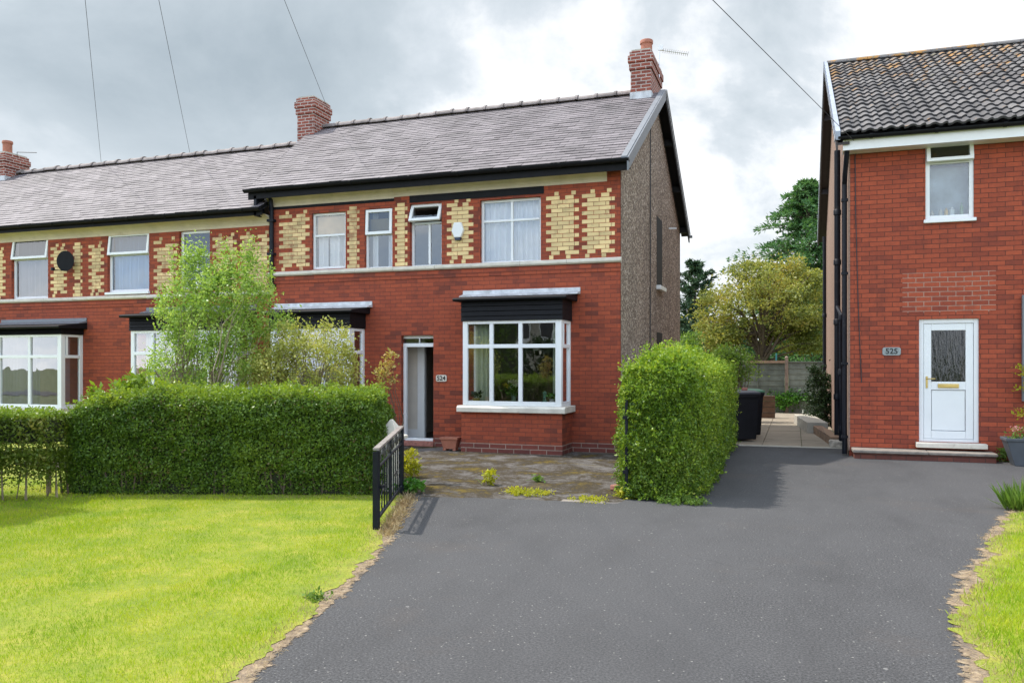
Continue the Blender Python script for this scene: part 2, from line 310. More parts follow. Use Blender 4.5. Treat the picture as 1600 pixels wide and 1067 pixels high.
L_LIME = leaf_mat('lime_leaf', [(0.0, (0.22, 0.26, 0.015)), (0.6, (0.42, 0.42, 0.025)), (1.0, (0.55, 0.50, 0.05))], 0.4, 0.5, 3)
L_WHITE = leaf_mat('white_petal', [(0.0, (0.6, 0.58, 0.45)), (1.0, (0.85, 0.84, 0.78))], 0.3)
L_YPETAL = leaf_mat('yellow_petal', [(0.0, (0.6, 0.45, 0.03)), (1.0, (0.8, 0.66, 0.08))], 0.3)
L_PINK = leaf_mat('pink_petal', [(0.0, (0.45, 0.14, 0.18)), (1.0, (0.6, 0.28, 0.28))], 0.3)
L_SILVER = leaf_mat('silver_leaf', [(0.0, (0.28, 0.30, 0.28)), (1.0, (0.55, 0.57, 0.55))], 0.2)

# ------------------------------------------------------------------ object helpers
ORG = {}
def thing(name, label, cat, loc=(0, 0, 0), group=None):
    o = bpy.data.objects.new(name, None); COL.objects.link(o); o.location = loc; o.empty_display_size = 0.2
    o['label'] = label; o['category'] = cat
    if group: o['group'] = group
    ORG[o] = Vector(loc); return o
def tag(o, label, cat, group=None):
    o['label'] = label; o['category'] = cat
    if group: o['group'] = group
    return o
def link_mesh(me, name, parent):
    o = bpy.data.objects.new(name, me); COL.objects.link(o)
    if parent is not None: o.parent = parent
    return o

class MB:
    def __init__(s): s.v = []; s.f = []; s.m = []
    def add(s, vs, fs, m=0):
        b = len(s.v); s.v += [tuple(p) for p in vs]; s.f += [tuple(b + i for i in f) for f in fs]; s.m += [m] * len(fs); return s
    def box(s, x0, x1, y0, y1, z0, z1, m=0):
        x0, x1 = min(x0, x1), max(x0, x1); y0, y1 = min(y0, y1), max(y0, y1); z0, z1 = min(z0, z1), max(z0, z1)
        v = [(x0, y0, z0), (x1, y0, z0), (x1, y1, z0), (x0, y1, z0), (x0, y0, z1), (x1, y0, z1), (x1, y1, z1), (x0, y1, z1)]
        return s.add(v, [(0, 3, 2, 1), (4, 5, 6, 7), (0, 1, 5, 4), (1, 2, 6, 5), (2, 3, 7, 6), (3, 0, 4, 7)], m)
    def quad(s, a, b, c, d, m=0): return s.add([a, b, c, d], [(0, 1, 2, 3)], m)
    def prism_x(s, prof, x0, x1, m=0):
        """profile of (y, z) swept along X"""
        n = len(prof); v = [(x0, y, z) for y, z in prof] + [(x1, y, z) for y, z in prof]
        f = [(i, (i + 1) % n, n + (i + 1) % n, n + i) for i in range(n)] + [tuple(range(n))[::-1], tuple(range(n, 2 * n))]
        return s.add(v, f, m)
    def prism_y(s, prof, y0, y1, m=0):
        n = len(prof); v = [(x, y0, z) for x, z in prof] + [(x, y1, z) for x, z in prof]
        f = [(i, (i + 1) % n, n + (i + 1) % n, n + i) for i in range(n)] + [tuple(range(n))[::-1], tuple(range(n, 2 * n))]
        return s.add(v, f, m)
    def prism_z(s, prof, z0, z1, m=0):
        n = len(prof); v = [(x, y, z0) for x, y in prof] + [(x, y, z1) for x, y in prof]
        f = [(i, (i + 1) % n, n + (i + 1) % n, n + i) for i in range(n)] + [tuple(range(n))[::-1], tuple(range(n, 2 * n))]
        return s.add(v, f, m)
    def bar(s, a, b, w, h=None, m=0):
        """rectangular bar from a to b"""
        h = h or w; a = Vector(a); b = Vector(b); d = (b - a).normalized()
        u = d.cross(Vector((0, 0, 1)));
        if u.length < 1e-3: u = Vector((1, 0, 0))
        u.normalize(); q = u.cross(d); u *= w / 2; q *= h / 2
        v = [a - u - q, a + u - q, a + u + q, a - u + q, b - u - q, b + u - q, b + u + q, b - u + q]
        return s.add(v, [(0, 3, 2, 1), (4, 5, 6, 7), (0, 1, 5, 4), (1, 2, 6, 5), (2, 3, 7, 6), (3, 0, 4, 7)], m)
    def tube(s, pts, rad, seg=8, m=0, cap=True):
        pts = [Vector(p) for p in pts]; n = len(pts)
        if not isinstance(rad, (list, tuple)): rad = [rad] * n
        vs = []; up = Vector((0.13, 0.21, 0.97))
        for i, p in enumerate(pts):
            d = (pts[min(i + 1, n - 1)] - pts[max(i - 1, 0)]).normalized()
            u = d.cross(up)
            if u.length < 0.05: u = d.cross(Vector((1, 0, 0)))
            u.normalize(); q = u.cross(d)
            for k in range(seg):
                a = 2 * math.pi * k / seg; vs.append(p + (u * math.cos(a) + q * math.sin(a)) * rad[i])
        fs = [(i * seg + k, i * seg + (k + 1) % seg, (i + 1) * seg + (k + 1) % seg, (i + 1) * seg + k) for i in range(n - 1) for k in range(seg)]
        if cap: fs += [tuple(range(seg))[::-1], tuple(range((n - 1) * seg, n * seg))]
        return s.add(vs, fs, m)
    def lathe(s, c, prof, seg=20, m=0):
        vs = []; n = len(prof)
        for r, z in prof:
            for k in range(seg):
                a = 2 * math.pi * k / seg; vs.append((c[0] + r * math.cos(a), c[1] + r * math.sin(a), c[2] + z))
        fs = [(i * seg + k, i * seg + (k + 1) % seg, (i + 1) * seg + (k + 1) % seg, (i + 1) * seg + k) for i in range(n - 1) for k in range(seg)]
        fs += [tuple(range(seg))[::-1], tuple(range((n - 1) * seg, n * seg))]
        return s.add(vs, fs, m)
    def xform(s, fn): s.v = [tuple(fn(Vector(p))) for p in s.v]; return s
    def build(s, name, mats, parent=None, bevel=0.0, smooth=False):
        if not isinstance(mats, (list, tuple)): mats = [mats]
        o0 = Vector((0, 0, 0)); q = parent
        while q is not None:
            if q in ORG: o0 = ORG[q]
            q = q.parent
        me = bpy.data.meshes.new(name)
        me.from_pydata([(p[0] - o0.x, p[1] - o0.y, p[2] - o0.z) for p in s.v], [], s.f)
        for mm in mats: me.materials.append(mm)
        me.polygons.foreach_set('material_index', s.m)
        if smooth: me.polygons.foreach_set('use_smooth', [True] * len(s.f))
        me.update(); o = link_mesh(me, name, parent)
        if smooth and hasattr(me, 'set_sharp_from_angle'): me.set_sharp_from_angle(angle=R(40))
        if bevel:
            b = o.modifiers.new('bevel', 'BEVEL'); b.width = bevel; b.segments = 2; b.limit_method = 'ANGLE'
        return o

def leaves(name, P, mats, parent, size=0.03, aspect=0.55, N=None, k=0.8, axis=None, ka=2.0, mi=None, var=0.35, fold=0.25):
    """one mesh of many small pointed leaves at points P; N = preferred normals, axis = preferred growing direction"""
    P = np.asarray(P, dtype=np.float64); n = len(P)
    nr = rng.normal(size=(n, 3)); nr /= np.linalg.norm(nr, axis=1)[:, None]
    if N is not None: nr = nr + k * np.asarray(N); nr /= np.linalg.norm(nr, axis=1)[:, None] + 1e-9
    t = rng.normal(size=(n, 3))
    if axis is not None:
        t /= np.linalg.norm(t, axis=1)[:, None]; t = t + ka * np.asarray(axis)
    t -= (t * nr).sum(1)[:, None] * nr; t /= np.linalg.norm(t, axis=1)[:, None] + 1e-9
    b = np.cross(nr, t)
    L = size * (1 + var * rng.normal(size=(n, 1)).clip(-2, 2)); W = L * aspect * 0.5
    V = np.empty((n, 4, 3)); V[:, 0] = P; V[:, 1] = P + t * L * 0.45 + b * W + nr * W * fold; V[:, 2] = P + t * L; V[:, 3] = P + t * L * 0.45 - b * W + nr * W * fold
    o0 = Vector((0, 0, 0)); q = parent
    while q is not None:
        if q in ORG: o0 = ORG[q]
        q = q.parent
    V = V.reshape(-1, 3) - np.array(o0)
    me = bpy.data.meshes.new(name); me.vertices.add(4 * n); me.vertices.foreach_set('co', V.astype(np.float32).ravel())
    me.loops.add(4 * n); me.loops.foreach_set('vertex_index', np.arange(4 * n, dtype=np.int32))
    me.polygons.add(n); me.polygons.foreach_set('loop_start', np.arange(0, 4 * n, 4, dtype=np.int32))
    me.polygons.foreach_set('loop_total', np.full(n, 4, dtype=np.int32))
    if not isinstance(mats, (list, tuple)): mats = [mats]
    for mm in mats: me.materials.append(mm)
    if mi is not None: me.polygons.foreach_set('material_index', np.asarray(mi, dtype=np.int32))
    me.update(); me.validate()
    return link_mesh(me, name, parent)

def vnoise(P, scale, seed=0):
    """cheap smooth pseudo-noise in -1..1"""
    r = np.random.default_rng(seed); out = np.zeros(len(P))
    for i in range(6):
        k = r.normal(size=3) * scale * (1 + 0.5 * i); out += np.sin(P @ k + r.uniform(0, 6.28)) / (1 + 0.5 * i)
    return out / 2.6

def structure(o): o['kind'] = 'structure'; return o
def sheet(name, poly, z, mt):
    me = bpy.data.meshes.new(name); bm = bmesh.new()
    bm.faces.new([bm.verts.new((x, y, z)) for x, y in poly]); bmesh.ops.triangulate(bm, faces=bm.faces)
    bmesh.ops.recalc_face_normals(bm, faces=bm.faces)
    for f in bm.faces:
        if f.normal.z < 0: f.normal_flip()
    bm.to_mesh(me); bm.free(); me.materials.append(mt)
    return structure(link_mesh(me, name, None))

# ================================================================== GROUND
def jag(pts, amp, step, seed):
    """polyline refined with a ragged wander"""
    r = random.Random(seed); out = []; q = 0.0
    for (a, b) in zip(pts[:-1], pts[1:]):
        a = Vector(a); b = Vector(b); n = max(1, int((b - a).length / step)); d = (b - a); nrm = Vector((-d.y, d.x)).normalized() if d.length else Vector((0, 0))
        for i in range(n):
            q = 0.86 * q + r.gauss(0, amp * 0.5); p = a + d * i / n + nrm * (q + r.gauss(0, amp * 0.12)); out.append((p.x, p.y))
    out.append(tuple(pts[-1])); return out
sheet('ground', [(-600, -200), (600, -200), (600, 900), (-600, 900)], -0.03, FIELD)
edgeL = [G(640, 775), G(625, 805), G(608, 848), G(560, 903), G(500, 958), G(440, 1018), G(395, 1062), (-2.25, 2.4), (-1.9, 1.0), (-1.7, -3)]
edgeR = [G(1640, 755), G(1578, 800), G(1546, 830), G(1527, 872), G(1497, 915), G(1482, 962), G(1492, 1010), G(1512, 1070), (0.70, 3.4), (0.62, 1.5), (0.6, -3)]
def shift(pts, d):
    out = []
    for i, p in enumerate(pts):
        a = Vector(pts[max(i - 1, 0)]); b = Vector(pts[min(i + 1, len(pts) - 1)]); t = (b - a).normalized(); out.append((p[0] + t.y * d, p[1] - t.x * d))
    return out
eL = jag(shift(edgeL, 0.07), 0.03, 0.03, 3); eR = jag(shift(edgeR, -0.07), 0.045, 0.03, 5)       # where the turf stops (lawn side)
dL = jag(shift(edgeL, -0.005), 0.02, 0.03, 13); dR = jag(shift(edgeR, 0.0), 0.03, 0.03, 15)      # where the bare straw strip meets the tarmac
asph = [(-3.0, -3), (-3.9, 3), (-5.2, 8.9)] + jag([G(636, 774), G(650, 776), G(800, 779), G(965, 786)], 0.03, 0.03, 19) + [(-1.9, 9.6), (-2.0, 17.1), (0.95, 17.0), (0.95, 15.4), (9, 15.4), (9, -3)]
sheet('driveway', asph, 0.0, ASPHALT)
def strip_mat():
    m, t, out = new_mat('crumbling_soil_edge'); co = wpos(t)
    n = t.noise(co, 16, 6, 0.65); n2 = t.noise(co, 5, 6, 0.7); n3 = t.noise(co, 60, 4, 0.7)
    col = t.ramp(n, [(0.3, (0.10, 0.075, 0.055)), (0.5, (0.25, 0.18, 0.115)), (0.7, (0.40, 0.31, 0.20))])
    col = t.mix(t.range(n2, 0.48, 0.62, 0, 0.8), col, (0.105, 0.085, 0.07)); col = t.mix(t.range(n3, 0.5, 0.7, 0, 0.5), col, (0.06, 0.05, 0.045))
    a = t.node('ShaderNodeAttribute', attribute_name='inside').outputs['Fac']
    e = t.noise(co, 11, 9, 0.75)
    f = t.range(t.math('ADD', e, t.math('MULTIPLY', a, 0.55)), 0.70, 0.76, 0, 1)
    p = t.node('ShaderNodeBsdfPrincipled', {'Base Color': col, 'Roughness': 0.95}); b = t.node('ShaderNodeBump', {'Strength': 0.8, 'Distance': 0.015, 'Height': n}); t.l.new(b.outputs[0], p.inputs['Normal'])
    mx = t.node('ShaderNodeMixShader', {0: f, 1: t.node('ShaderNodeBsdfTransparent').outputs[0], 2: p.outputs[0]}); t.l.new(mx.outputs[0], out.inputs[0]); return m
STRIP = strip_mat()
def edge_sheet(name, line, xfar, z, mt, spread=0.0):
    ln = sorted(line, key=lambda p: -p[1]); vs = []; at = []; sg = -1 if xfar < 0 else 1
    for (x, y) in ln: vs += [(x - sg * spread, y, z), (x + sg * (0.10 if spread else 0.02), y, z), (xfar, y, z)]; at += [0.0, 1.0, 1.0]
    fs = []
    for i in range(len(ln) - 1):
        for c in (0, 1):
            a, b = 3 * i + c, 3 * i + c + 1
            fs.append((a, b, b + 3, a + 3) if xfar < 0 else (a, a + 3, b + 3, b))
    me = bpy.data.meshes.new(name); me.from_pydata(vs, [], fs); me.materials.append(mt)
    a_ = me.attributes.new('inside', 'FLOAT', 'POINT'); a_.data.foreach_set('value', at); structure(link_mesh(me, name, None))
edge_sheet('lawn_edge', dL, -14, 0.004, STRIP, 0.07)
edge_sheet('side_lawn_edge', dR, 9, 0.004, STRIP, 0.07)
edge_sheet('lawn', eL, -14, 0.008, LAWN)
edge_sheet('side_lawn', eR, 9, 0.008, LAWN)
sheet('forecourt', [(-5.1, 9.45), G(650, 800), G(800, 800), G(965, 806), (-1.9, 9.3), (-1.95, 14.8), (-12, 14.8), (-12, 9.9)], -0.004, FORECOURT)
sheet('front_garden', [(-30, 9.3), (-8.6, 8.6), (-5.0, 9.5), (-5.0, 9.9), (-5.3, 14.8), (-30, 14.8)], -0.012, LAWN)
road = sheet('road', [(-80, -9.5), (80, -9.5), (80, -4), (-80, -4)], 0.002, ASPHALT)
# paved path between the houses: separate slabs in one surface
pv = MB(); yy = 16.95
r_ = random.Random(2)
while yy < 29.5:
    xs = [-2.9, -2.1, -1.35, -0.62, 0.12, 0.86]
    dy = r_.choice([0.62, 0.76, 0.9])
    for a, b in zip(xs[:-1], xs[1:]):
        pv.box(a + 0.006, b - 0.006, yy + 0.006, yy + dy - 0.006, -0.03, 0.012 + r_.uniform(-0.003, 0.003))
    yy += dy
structure(pv.build('path', PAVING))
kb = MB(); kb.box(FX(1155, 17.0), 0.85, 16.80, 16.935, -0.05, 0.016); structure(kb.build('path_edging', CONC))

# grass
def in_poly(P, poly):
    x, y = P[:, 0], P[:, 1]; c = np.zeros(len(P), bool); n = len(poly)
    for i in range(n):
        x1, y1 = poly[i]; x2, y2 = poly[(i + 1) % n]
        if y1 == y2: continue
        t = ((y1 > y) != (y2 > y)) & (x < (x2 - x1) * (y - y1) / (y2 - y1) + x1); c ^= t
    return c
def seg_dist(P, line):
    d = np.full(len(P), 1e9)
    for a, b in zip(line[:-1], line[1:]):
        a = np.array(a); b = np.array(b); ab = b - a; t = ((P - a) @ ab / (ab @ ab + 1e-9)).clip(0, 1)
        d = np.minimum(d, np.linalg.norm(P - (a + t[:, None] * ab), axis=1))
    return d
def grass_patch(name, poly, box, n, edge, label, hmax):
    P = np.stack([rng.uniform(box[0], box[1], n), rng.uniform(box[2], box[3], n)], 1)
    depth = P[:, 0] * -0.3267 + P[:, 1] * 0.9451
    keep = (depth > 3.2) & (rng.uniform(size=n) < np.clip(1.25 - depth / 14, 0.35, 1))
    P = P[keep]; P = P[in_poly(P, poly)]
    e = seg_dist(P, edge); P3 = np.c_[P, np.full(len(P), 0.006)]
    cl = vnoise(P3, 2.0, 4)
    dry = e + 0.05 * rng.normal(size=len(P)) + 0.07 * vnoise(P3, 3.0, 9)
    thin = (dry < 0.08) & (rng.uniform(size=len(P)) < 0.4)
    P3 = P3[~thin]; dry = dry[~thin]; cl = cl[~thin]
    up = np.tile([0, 0, 1.0], (len(P3), 1))
    h = np.clip(hmax * (1 + 0.35 * cl) * np.clip(0.55 + dry * 3, 0.55, 1), 0.010, 0.08)
    side = rng.normal(size=(len(P3), 3)); side[:, 2] = 0
    mi = (dry < 0.10).astype(int)
    o = leaves(name, P3, [BLADE, STRAW], None, size=h[:, None], aspect=0.12, N=side, k=2.5, axis=up, ka=1.5, mi=mi, fold=0.1)
    o['kind'] = 'stuff'; o['label'] = label; o['category'] = 'grass'
lawn_poly = eL + [(-14, -3), (-14, 9.3), (-8.6, 8.3), (-5.0, 9.3)]
grass_patch('lawn_grass', lawn_poly, (-10.5, -1.6, 2.8, 9.3), 420000, eL, 'short bright green lawn grass with straw coloured worn edge', 0.026)
grass_patch('verge_grass', eR + [(12, -3), (12, 11.2)], (0.5, 5.0, 2.8, 11.0), 260000, eR, 'rough bright grass at the right of the driveway', 0.033)

def straw(name, line, w, n, label):
    seg = np.array(line); k = rng.integers(0, len(seg) - 1, n); t = rng.uniform(size=(n, 1)); Q = seg[k] * (1 - t) + seg[k + 1] * t + rng.normal(size=(n, 2)) * w
    Q = Q[(Q[:, 0] * -0.3267 + Q[:, 1] * 0.9451) > 3.3]; ax = rng.normal(size=(len(Q), 3)); ax[:, 2] = 0.25
    o = leaves(name, np.c_[Q, np.full(len(Q), 0.007)], STRAW, None, 0.032, 0.07, axis=ax, ka=3, N=np.tile([0, 0, 1.0], (len(Q), 1)), k=1.5)
    o['kind'] = 'stuff'; o['label'] = label; o['category'] = 'dead grass'
straw('dead_grass', jag(shift(edgeL, 0.03), 0.01, 0.1, 40), 0.022, 5000, 'straw coloured dead grass along the left edge of the drive')
straw('dead_grass', jag(shift(edgeR, -0.05), 0.02, 0.1, 41), 0.04, 8000, 'straw coloured dead grass along the right edge of the drive')
def tuft(name, label, cat, c, n, rad, h, mt, seed=0, aspect=0.14, lean=0.6):
    a = rng.uniform(0, 6.28, n); r = rad * np.sqrt(rng.uniform(size=n))
    P = np.c_[c[0] + r * np.cos(a), c[1] + r * np.sin(a), np.full(n, c[2] if len(c) > 2 else 0.0)]
    ax = np.c_[np.cos(a) * lean, np.sin(a) * lean, np.ones(n)]
    side = rng.normal(size=(n, 3)); side[:, 2] = 0
    o = leaves(name, P, mt, None, size=h, aspect=aspect, N=side, k=2, axis=ax, ka=3)
    return tag(o, label, cat)

# ================================================================== BUILDINGS
def wall_front(mb, x0, x1, z0, z1, Y, holes, depth=0.12, m=0, mrev=0, skip=None):
    """front wall at plane Y facing -Y with rectangular openings and their reveals"""
    xs = sorted({x0, x1, *[h[0] for h in holes], *[h[1] for h in holes]}); zs = sorted({z0, z1, *[h[2] for h in holes], *[h[3] for h in holes]})
    xs = [x for x in xs if x0 <= x <= x1]; zs = [z for z in zs if z0 <= z <= z1]
    for a, b in zip(xs[:-1], xs[1:]):
        for c, d in zip(zs[:-1], zs[1:]):
            mx, mz = (a + b) / 2, (c + d) / 2
            if any(h[0] < mx < h[1] and h[2] < mz < h[3] for h in holes): continue
            mb.quad((a, Y, c), (b, Y, c), (b, Y, d), (a, Y, d), m)
    for (a, b, c, d) in holes:
        Yd = Y + depth
        mb.quad((a, Y, c), (a, Y, d), (a, Yd, d), (a, Yd, c), mrev); mb.quad((b, Y, d), (b, Y, c), (b, Yd, c), (b, Yd, d), mrev)
        mb.quad((a, Y, d), (b, Y, d), (b, Yd, d), (a, Yd, d), mrev); mb.quad((b, Y, c), (a, Y, c), (a, Yd, c), (b, Yd, c), mrev)
    return mb

def folds(mb, x0, x1, z0, z1, Y, amp=0.02, wl=0.09, m=0, axis='x', seed=1):
    r = random.Random(seed); n = max(6, int((x1 - x0) / wl * 6)); vs = []
    ph = r.uniform(0, 6)
    for i in range(n + 1):
        u = x0 + (x1 - x0) * i / n; o = amp * math.sin(2 * math.pi * (u - x0) / wl + ph + 0.8 * math.sin(u * 9))
        for z in (z0, z1): vs.append((u, Y + o, z) if axis == 'x' else (Y + o, u, z))
    mb.add(vs, [(2 * i, 2 * i + 2, 2 * i + 3, 2 * i + 1) for i in range(n)], m)

def window(house, x0, x1, z0, z1, Y, transom=0.3, top=(), low=(), rec=0.07, fw=0.055, opened=None, curtain=None, mat=WHITE, glass=GLASS_UP, sill=None, label=None, blind=None, seed=1, gaps=None):
    """casement window in plane Y+rec: frame, panes, optional open fanlight, curtain and sill"""
    f = MB(); y0, y1 = Y + rec, Y + rec + 0.06; d = 0.012
    f.box(x0, x0 + fw, y0, y1, z0, z1); f.box(x1 - fw, x1, y0, y1, z0, z1)
    f.box(x0 + fw, x1 - fw, y0, y1, z1 - fw, z1); f.box(x0 + fw, x1 - fw, y0, y1, z0, z0 + fw)
    zt = z1 - (z1 - z0) * transom if transom else z1 - fw
    if transom: f.box(x0 + fw, x1 - fw, y0 - 0.004, y1, zt - fw * 0.45, zt + fw * 0.45)
    for q in low:
        x = x0 + (x1 - x0) * q; f.box(x - fw * 0.45, x + fw * 0.45, y0 - 0.003, y1, z0 + fw, (zt - fw * 0.45) if transom else z1 - fw)
    for q in top:
        x = x0 + (x1 - x0) * q; f.box(x - fw * 0.45, x + fw * 0.45, y0 - 0.003, y1, zt + fw * 0.45, z1 - fw)
    # thin glazing beads
    o = f.build('window', mat, house, bevel=0.006)
    if label: o['label'] = label
    p = MB(); yg = y0 + 0.028
    p.quad((x0 + fw, yg, z0 + fw), (x1 - fw, yg, z0 + fw), (x1 - fw, yg, (zt - fw * 0.4) if transom else z1 - fw), (x0 + fw, yg, (zt - fw * 0.4) if transom else z1 - fw))
    if transom and not opened: p.quad((x0 + fw, yg, zt + fw * 0.4), (x1 - fw, yg, zt + fw * 0.4), (x1 - fw, yg, z1 - fw), (x0 + fw, yg, z1 - fw))
    p.build('pane', glass, o)
    if opened:
        a = R(opened); s = MB(); H = z1 - zt; sw = 0.06
        X0, X1 = x0 + 0.012, x1 - 0.012
        s.box(X0, X0 + sw, -0.035, 0.02, -H, 0); s.box(X1 - sw, X1, -0.035, 0.02, -H, 0)
        s.box(X0 + sw, X1 - sw, -0.035, 0.02, -sw, 0); s.box(X0 + sw, X1 - sw, -0.035, 0.02, -H, -H + sw)
        s.quad((X0 + sw, -0.005, -H + sw), (X1 - sw, -0.005, -H + sw), (X1 - sw, -0.005, -sw), (X0 + sw, -0.005, -sw), 1)
        ca, sa = math.cos(a), math.sin(a)
        s.xform(lambda v: Vector((v.x, y0 - 0.012 + v.y * ca + v.z * sa, z1 - 0.012 + v.z * ca - v.y * sa)))
        s.build('open_fanlight', [mat, GLASS_DIM], o, bevel=0.005)
    if curtain:
        spans = [(x0 - 0.02, x1 + 0.02)] if not gaps else [(x0 + (x1 - x0) * g0, x0 + (x1 - x0) * g1) for g0, g1 in gaps]
        for (g0, g1) in spans: c = MB(); folds(c, g0, g1, z0 - 0.02, z1 + 0.02, y1 + 0.09, 0.04, 0.11, seed=seed); c.build('curtain', curtain, o, smooth=True)
    if blind:
        c = MB(); c.box(x0 + fw, x1 - fw, y1 + 0.03, y1 + 0.036, blind[1], blind[2]); c.build('roller_blind', blind[0], o)
    if sill:
        c = MB(); c.box(x0 - 0.03, x1 + 0.03, Y - sill, y0 - 0.002, z0 - 0.06, z0 - 0.002); c.build('sill', WHITE if sill < 0.09 else STONE, o, bevel=0.008)
    return o

def yellow_panel(mb, xa, xb, z0, z1, Y, m=1, bw=0.225, bh=0.0785, worn=0.0, seed=0):
    """toothed panel of yellow facing bricks standing 4 mm proud of the wall"""
    r = random.Random(seed); n = int((z1 - z0) / bh); half = bw / 2; wdt = xb - xa
    for i in range(n):
        za = z0 + i * bh; wide = (i % 2 == 0)
        a, b = (xa, xb - half * 0.9) if wide else (xa + half * 0.9, xb)
        if wdt < 0.3: a, b = (xa, xb) if wide else (xa + 0.05, xb - 0.06)
        rows_from_top = n - 1 - i; spans = [(a, b)]
        if wdt > 0.45 and (rows_from_top < 2 or i < 2):
            mid = (xa + xb) / 2; g = 0.10 if rows_from_top == 1 or i == 1 else 0.17
            spans = [(a, mid - g / 2), (mid + g / 2, b)]
            if rows_from_top == 0 or i == 0: spans = [(a + 0.06, a + 0.06 + half * 0.8), (b - half - 0.04, b - 0.06)]
        for (p, q) in spans:
            x = p
            while x < q - 0.03:
                e = min(x + bw, q)
                if q - e < 0.05: e = q
                if r.random() >= worn: mb.box(x + 0.005, e - 0.005, Y - 0.004 - r.uniform(0, 0.002), Y + 0.01, za + 0.005, za + bh - 0.005, m)
                x = e

def slate_roof(mb, x0f, x1f, ye, ze, yr, zr, gauge=0.175, wd=0.28, m=0, seed=0, lift=0.013, sag=0.0):
    """slates laid in courses from the eave (ye, ze) to the ridge (yr, zr); x0f/x1f give the ends at a slope fraction"""
    r = random.Random(seed); L = math.hypot(yr - ye, zr - ze); n = int(L / gauge); sy, sz = (yr - ye) / L, (zr - ze) / L
    ny, nz = -sz, sy
    if nz < 0: ny, nz = -ny, -nz
    for i in range(n):
        t0 = i * gauge; t1 = min(L, t0 + gauge * 1.12); xa, xb = x0f(t0 / L), x1f(t0 / L)
        x = xa - (wd / 2 if i % 2 else 0)
        while x < xb:
            a, b = max(x, xa), min(x + wd, xb); x += wd
            if b - a < 0.03: continue
            li = lift + r.uniform(-0.003, 0.006); sl = r.gauss(0, 0.003); g = 0.002
            def pt(xx, t, h): return (xx, ye + sy * t + ny * h, ze + sz * t + nz * h)
            ja, jb = r.gauss(0, 0.004), r.gauss(0, 0.004)
            v = [pt(a + g, t0 + ja + sl, li), pt(b - g, t0 + jb + sl, li), pt(b - g, t1, 0.001), pt(a + g, t1, 0.001), pt(a + g, t0 + ja + sl, li - 0.011), pt(b - g, t0 + jb + sl, li - 0.011)]
            mb.add(v, [(0, 1, 2, 3), (4, 5, 1, 0)], m)

def ridge_tiles(house, x0, x1, yr, zr, mt=RIDGE, seed=0, seg=0.46, r0=0.11):
    mb = MB(); x = x0; r = random.Random(seed)
    while x < x1 - 0.05:
        e = min(x + seg, x1); dz = r.uniform(-0.012, 0.012)
        for (a, b, rad) in ((x + 0.003, e - 0.035, r0), (e - 0.06, e - 0.003, r0 + 0.022)):
            prof = [(yr + rad * 1.15 * math.cos(t), zr + dz - 0.035 + rad * math.sin(t)) for t in [R(q) for q in range(0, 181, 20)]]
            mb.prism_x(prof, a, b)
        x = e
    return mb.build('ridge_tiles', mt, house)

def gutter_line(house, x0, x1, Y, z, name='gutter', mt=BLACK, r=0.062):
    """half round gutter on a fascia board"""
    mb = MB(); out = [(Y - r + r * math.cos(R(q)), z + r * math.sin(R(q))) for q in range(180, 361, 20)]
    inn = [(Y - r + (r - 0.008) * math.cos(R(q)), z + (r - 0.008) * math.sin(R(q))) for q in range(360, 179, -20)]
    mb.prism_x(out + inn, x0, x1)
    x = x0 + 0.5
    while x < x1:
        mb.prism_x([(Y - r + (r + 0.008) * math.cos(R(q)), z + (r + 0.008) * math.sin(R(q))) for q in range(180, 361, 20)] + [(Y - 0.001, z + 0.01), (Y - 2 * r, z + 0.01)], x, x + 0.05); x += 1.0
    return mb.build(name, mt, house)

YW = 14.67            # front plane of the terrace
EAVE_Y, RIDGE_Y, BACK_Y = 14.35, 18.69, 23.03

def chimney(house, x0, x1, y0, y1, z0, z1, pots, cap=True):
    c = MB(); c.box(x0, x1, y0, y1, z0, z1 - 0.42)
    c.box(x0 - 0.03, x1 + 0.03, y0 - 0.03, y1 + 0.03, z1 - 0.42, z1 - 0.26); c.box(x0 - 0.055, x1 + 0.055, y0 - 0.055, y1 + 0.055, z1 - 0.26, z1 - 0.10)
    c.box(x0 - 0.02, x1 + 0.02, y0 - 0.02, y1 + 0.02, z1 - 0.10, z1)
    o = c.build('chimney', CHIM, house, bevel=0.012)
    f = MB(); f.box(x0 + 0.02, x1 - 0.02, y0 + 0.02, y1 - 0.02, z1 + 0.001, z1 + 0.045)
    f.build('flaunching', CONC, o); f = MB(); f.box(x0 - 0.012, x1 + 0.012, y0 - 0.012, y1 + 0.012, z0, z0 + 0.26)
    f.build('lead_apron', LEAD, o)
    for (px, py, h) in pots:
        p = MB(); p.lathe((px, py, z1 + 0.03), [(0.15, 0), (0.15, 0.05), (0.13, 0.07), (0.13, h - 0.09), (0.15, h - 0.08), (0.15, h - 0.02), (0.14, h), (0.105, h), (0.105, h - 0.2)], 16)
        p.build('chimney_pot', TERRA, o, smooth=True)
    return o

def cove(house, x0, x1, zb, zt):
    """hollow plaster cove between wall and gutter"""
    prof = []
    for i in range(7):
        a = R(90 * i / 6); prof.append((YW - 0.25 * (1 - math.cos(a)), zb + (zt - zb) * math.sin(a)))
    prof += [(YW + 0.02, zt), (YW + 0.02, zb)]
    mb = MB(); mb.prism_x(prof, x0, x1); return mb.build('cove', CREAM, house)

def string_course(house, x0, x1, z):
    mb = MB(); r = random.Random(int(abs(x0) * 10)); x = x0
    while x < x1 - 0.01:
        e = min(x + r.uniform(0.75, 1.1), x1)
        if x1 - e < 0.2: e = x1
        q = r.uniform(-0.004, 0.004)
        mb.prism_x([(YW - 0.055, z - 0.015 + q), (YW - 0.055, z + 0.03 + q), (YW - 0.02, z + 0.05 + q), (YW + 0.01, z + 0.05 + q), (YW + 0.01, z - 0.045 + q), (YW - 0.03, z - 0.04 + q)], x + 0.003, e - 0.003); x = e
    return mb.build('string_course', STONE, house)

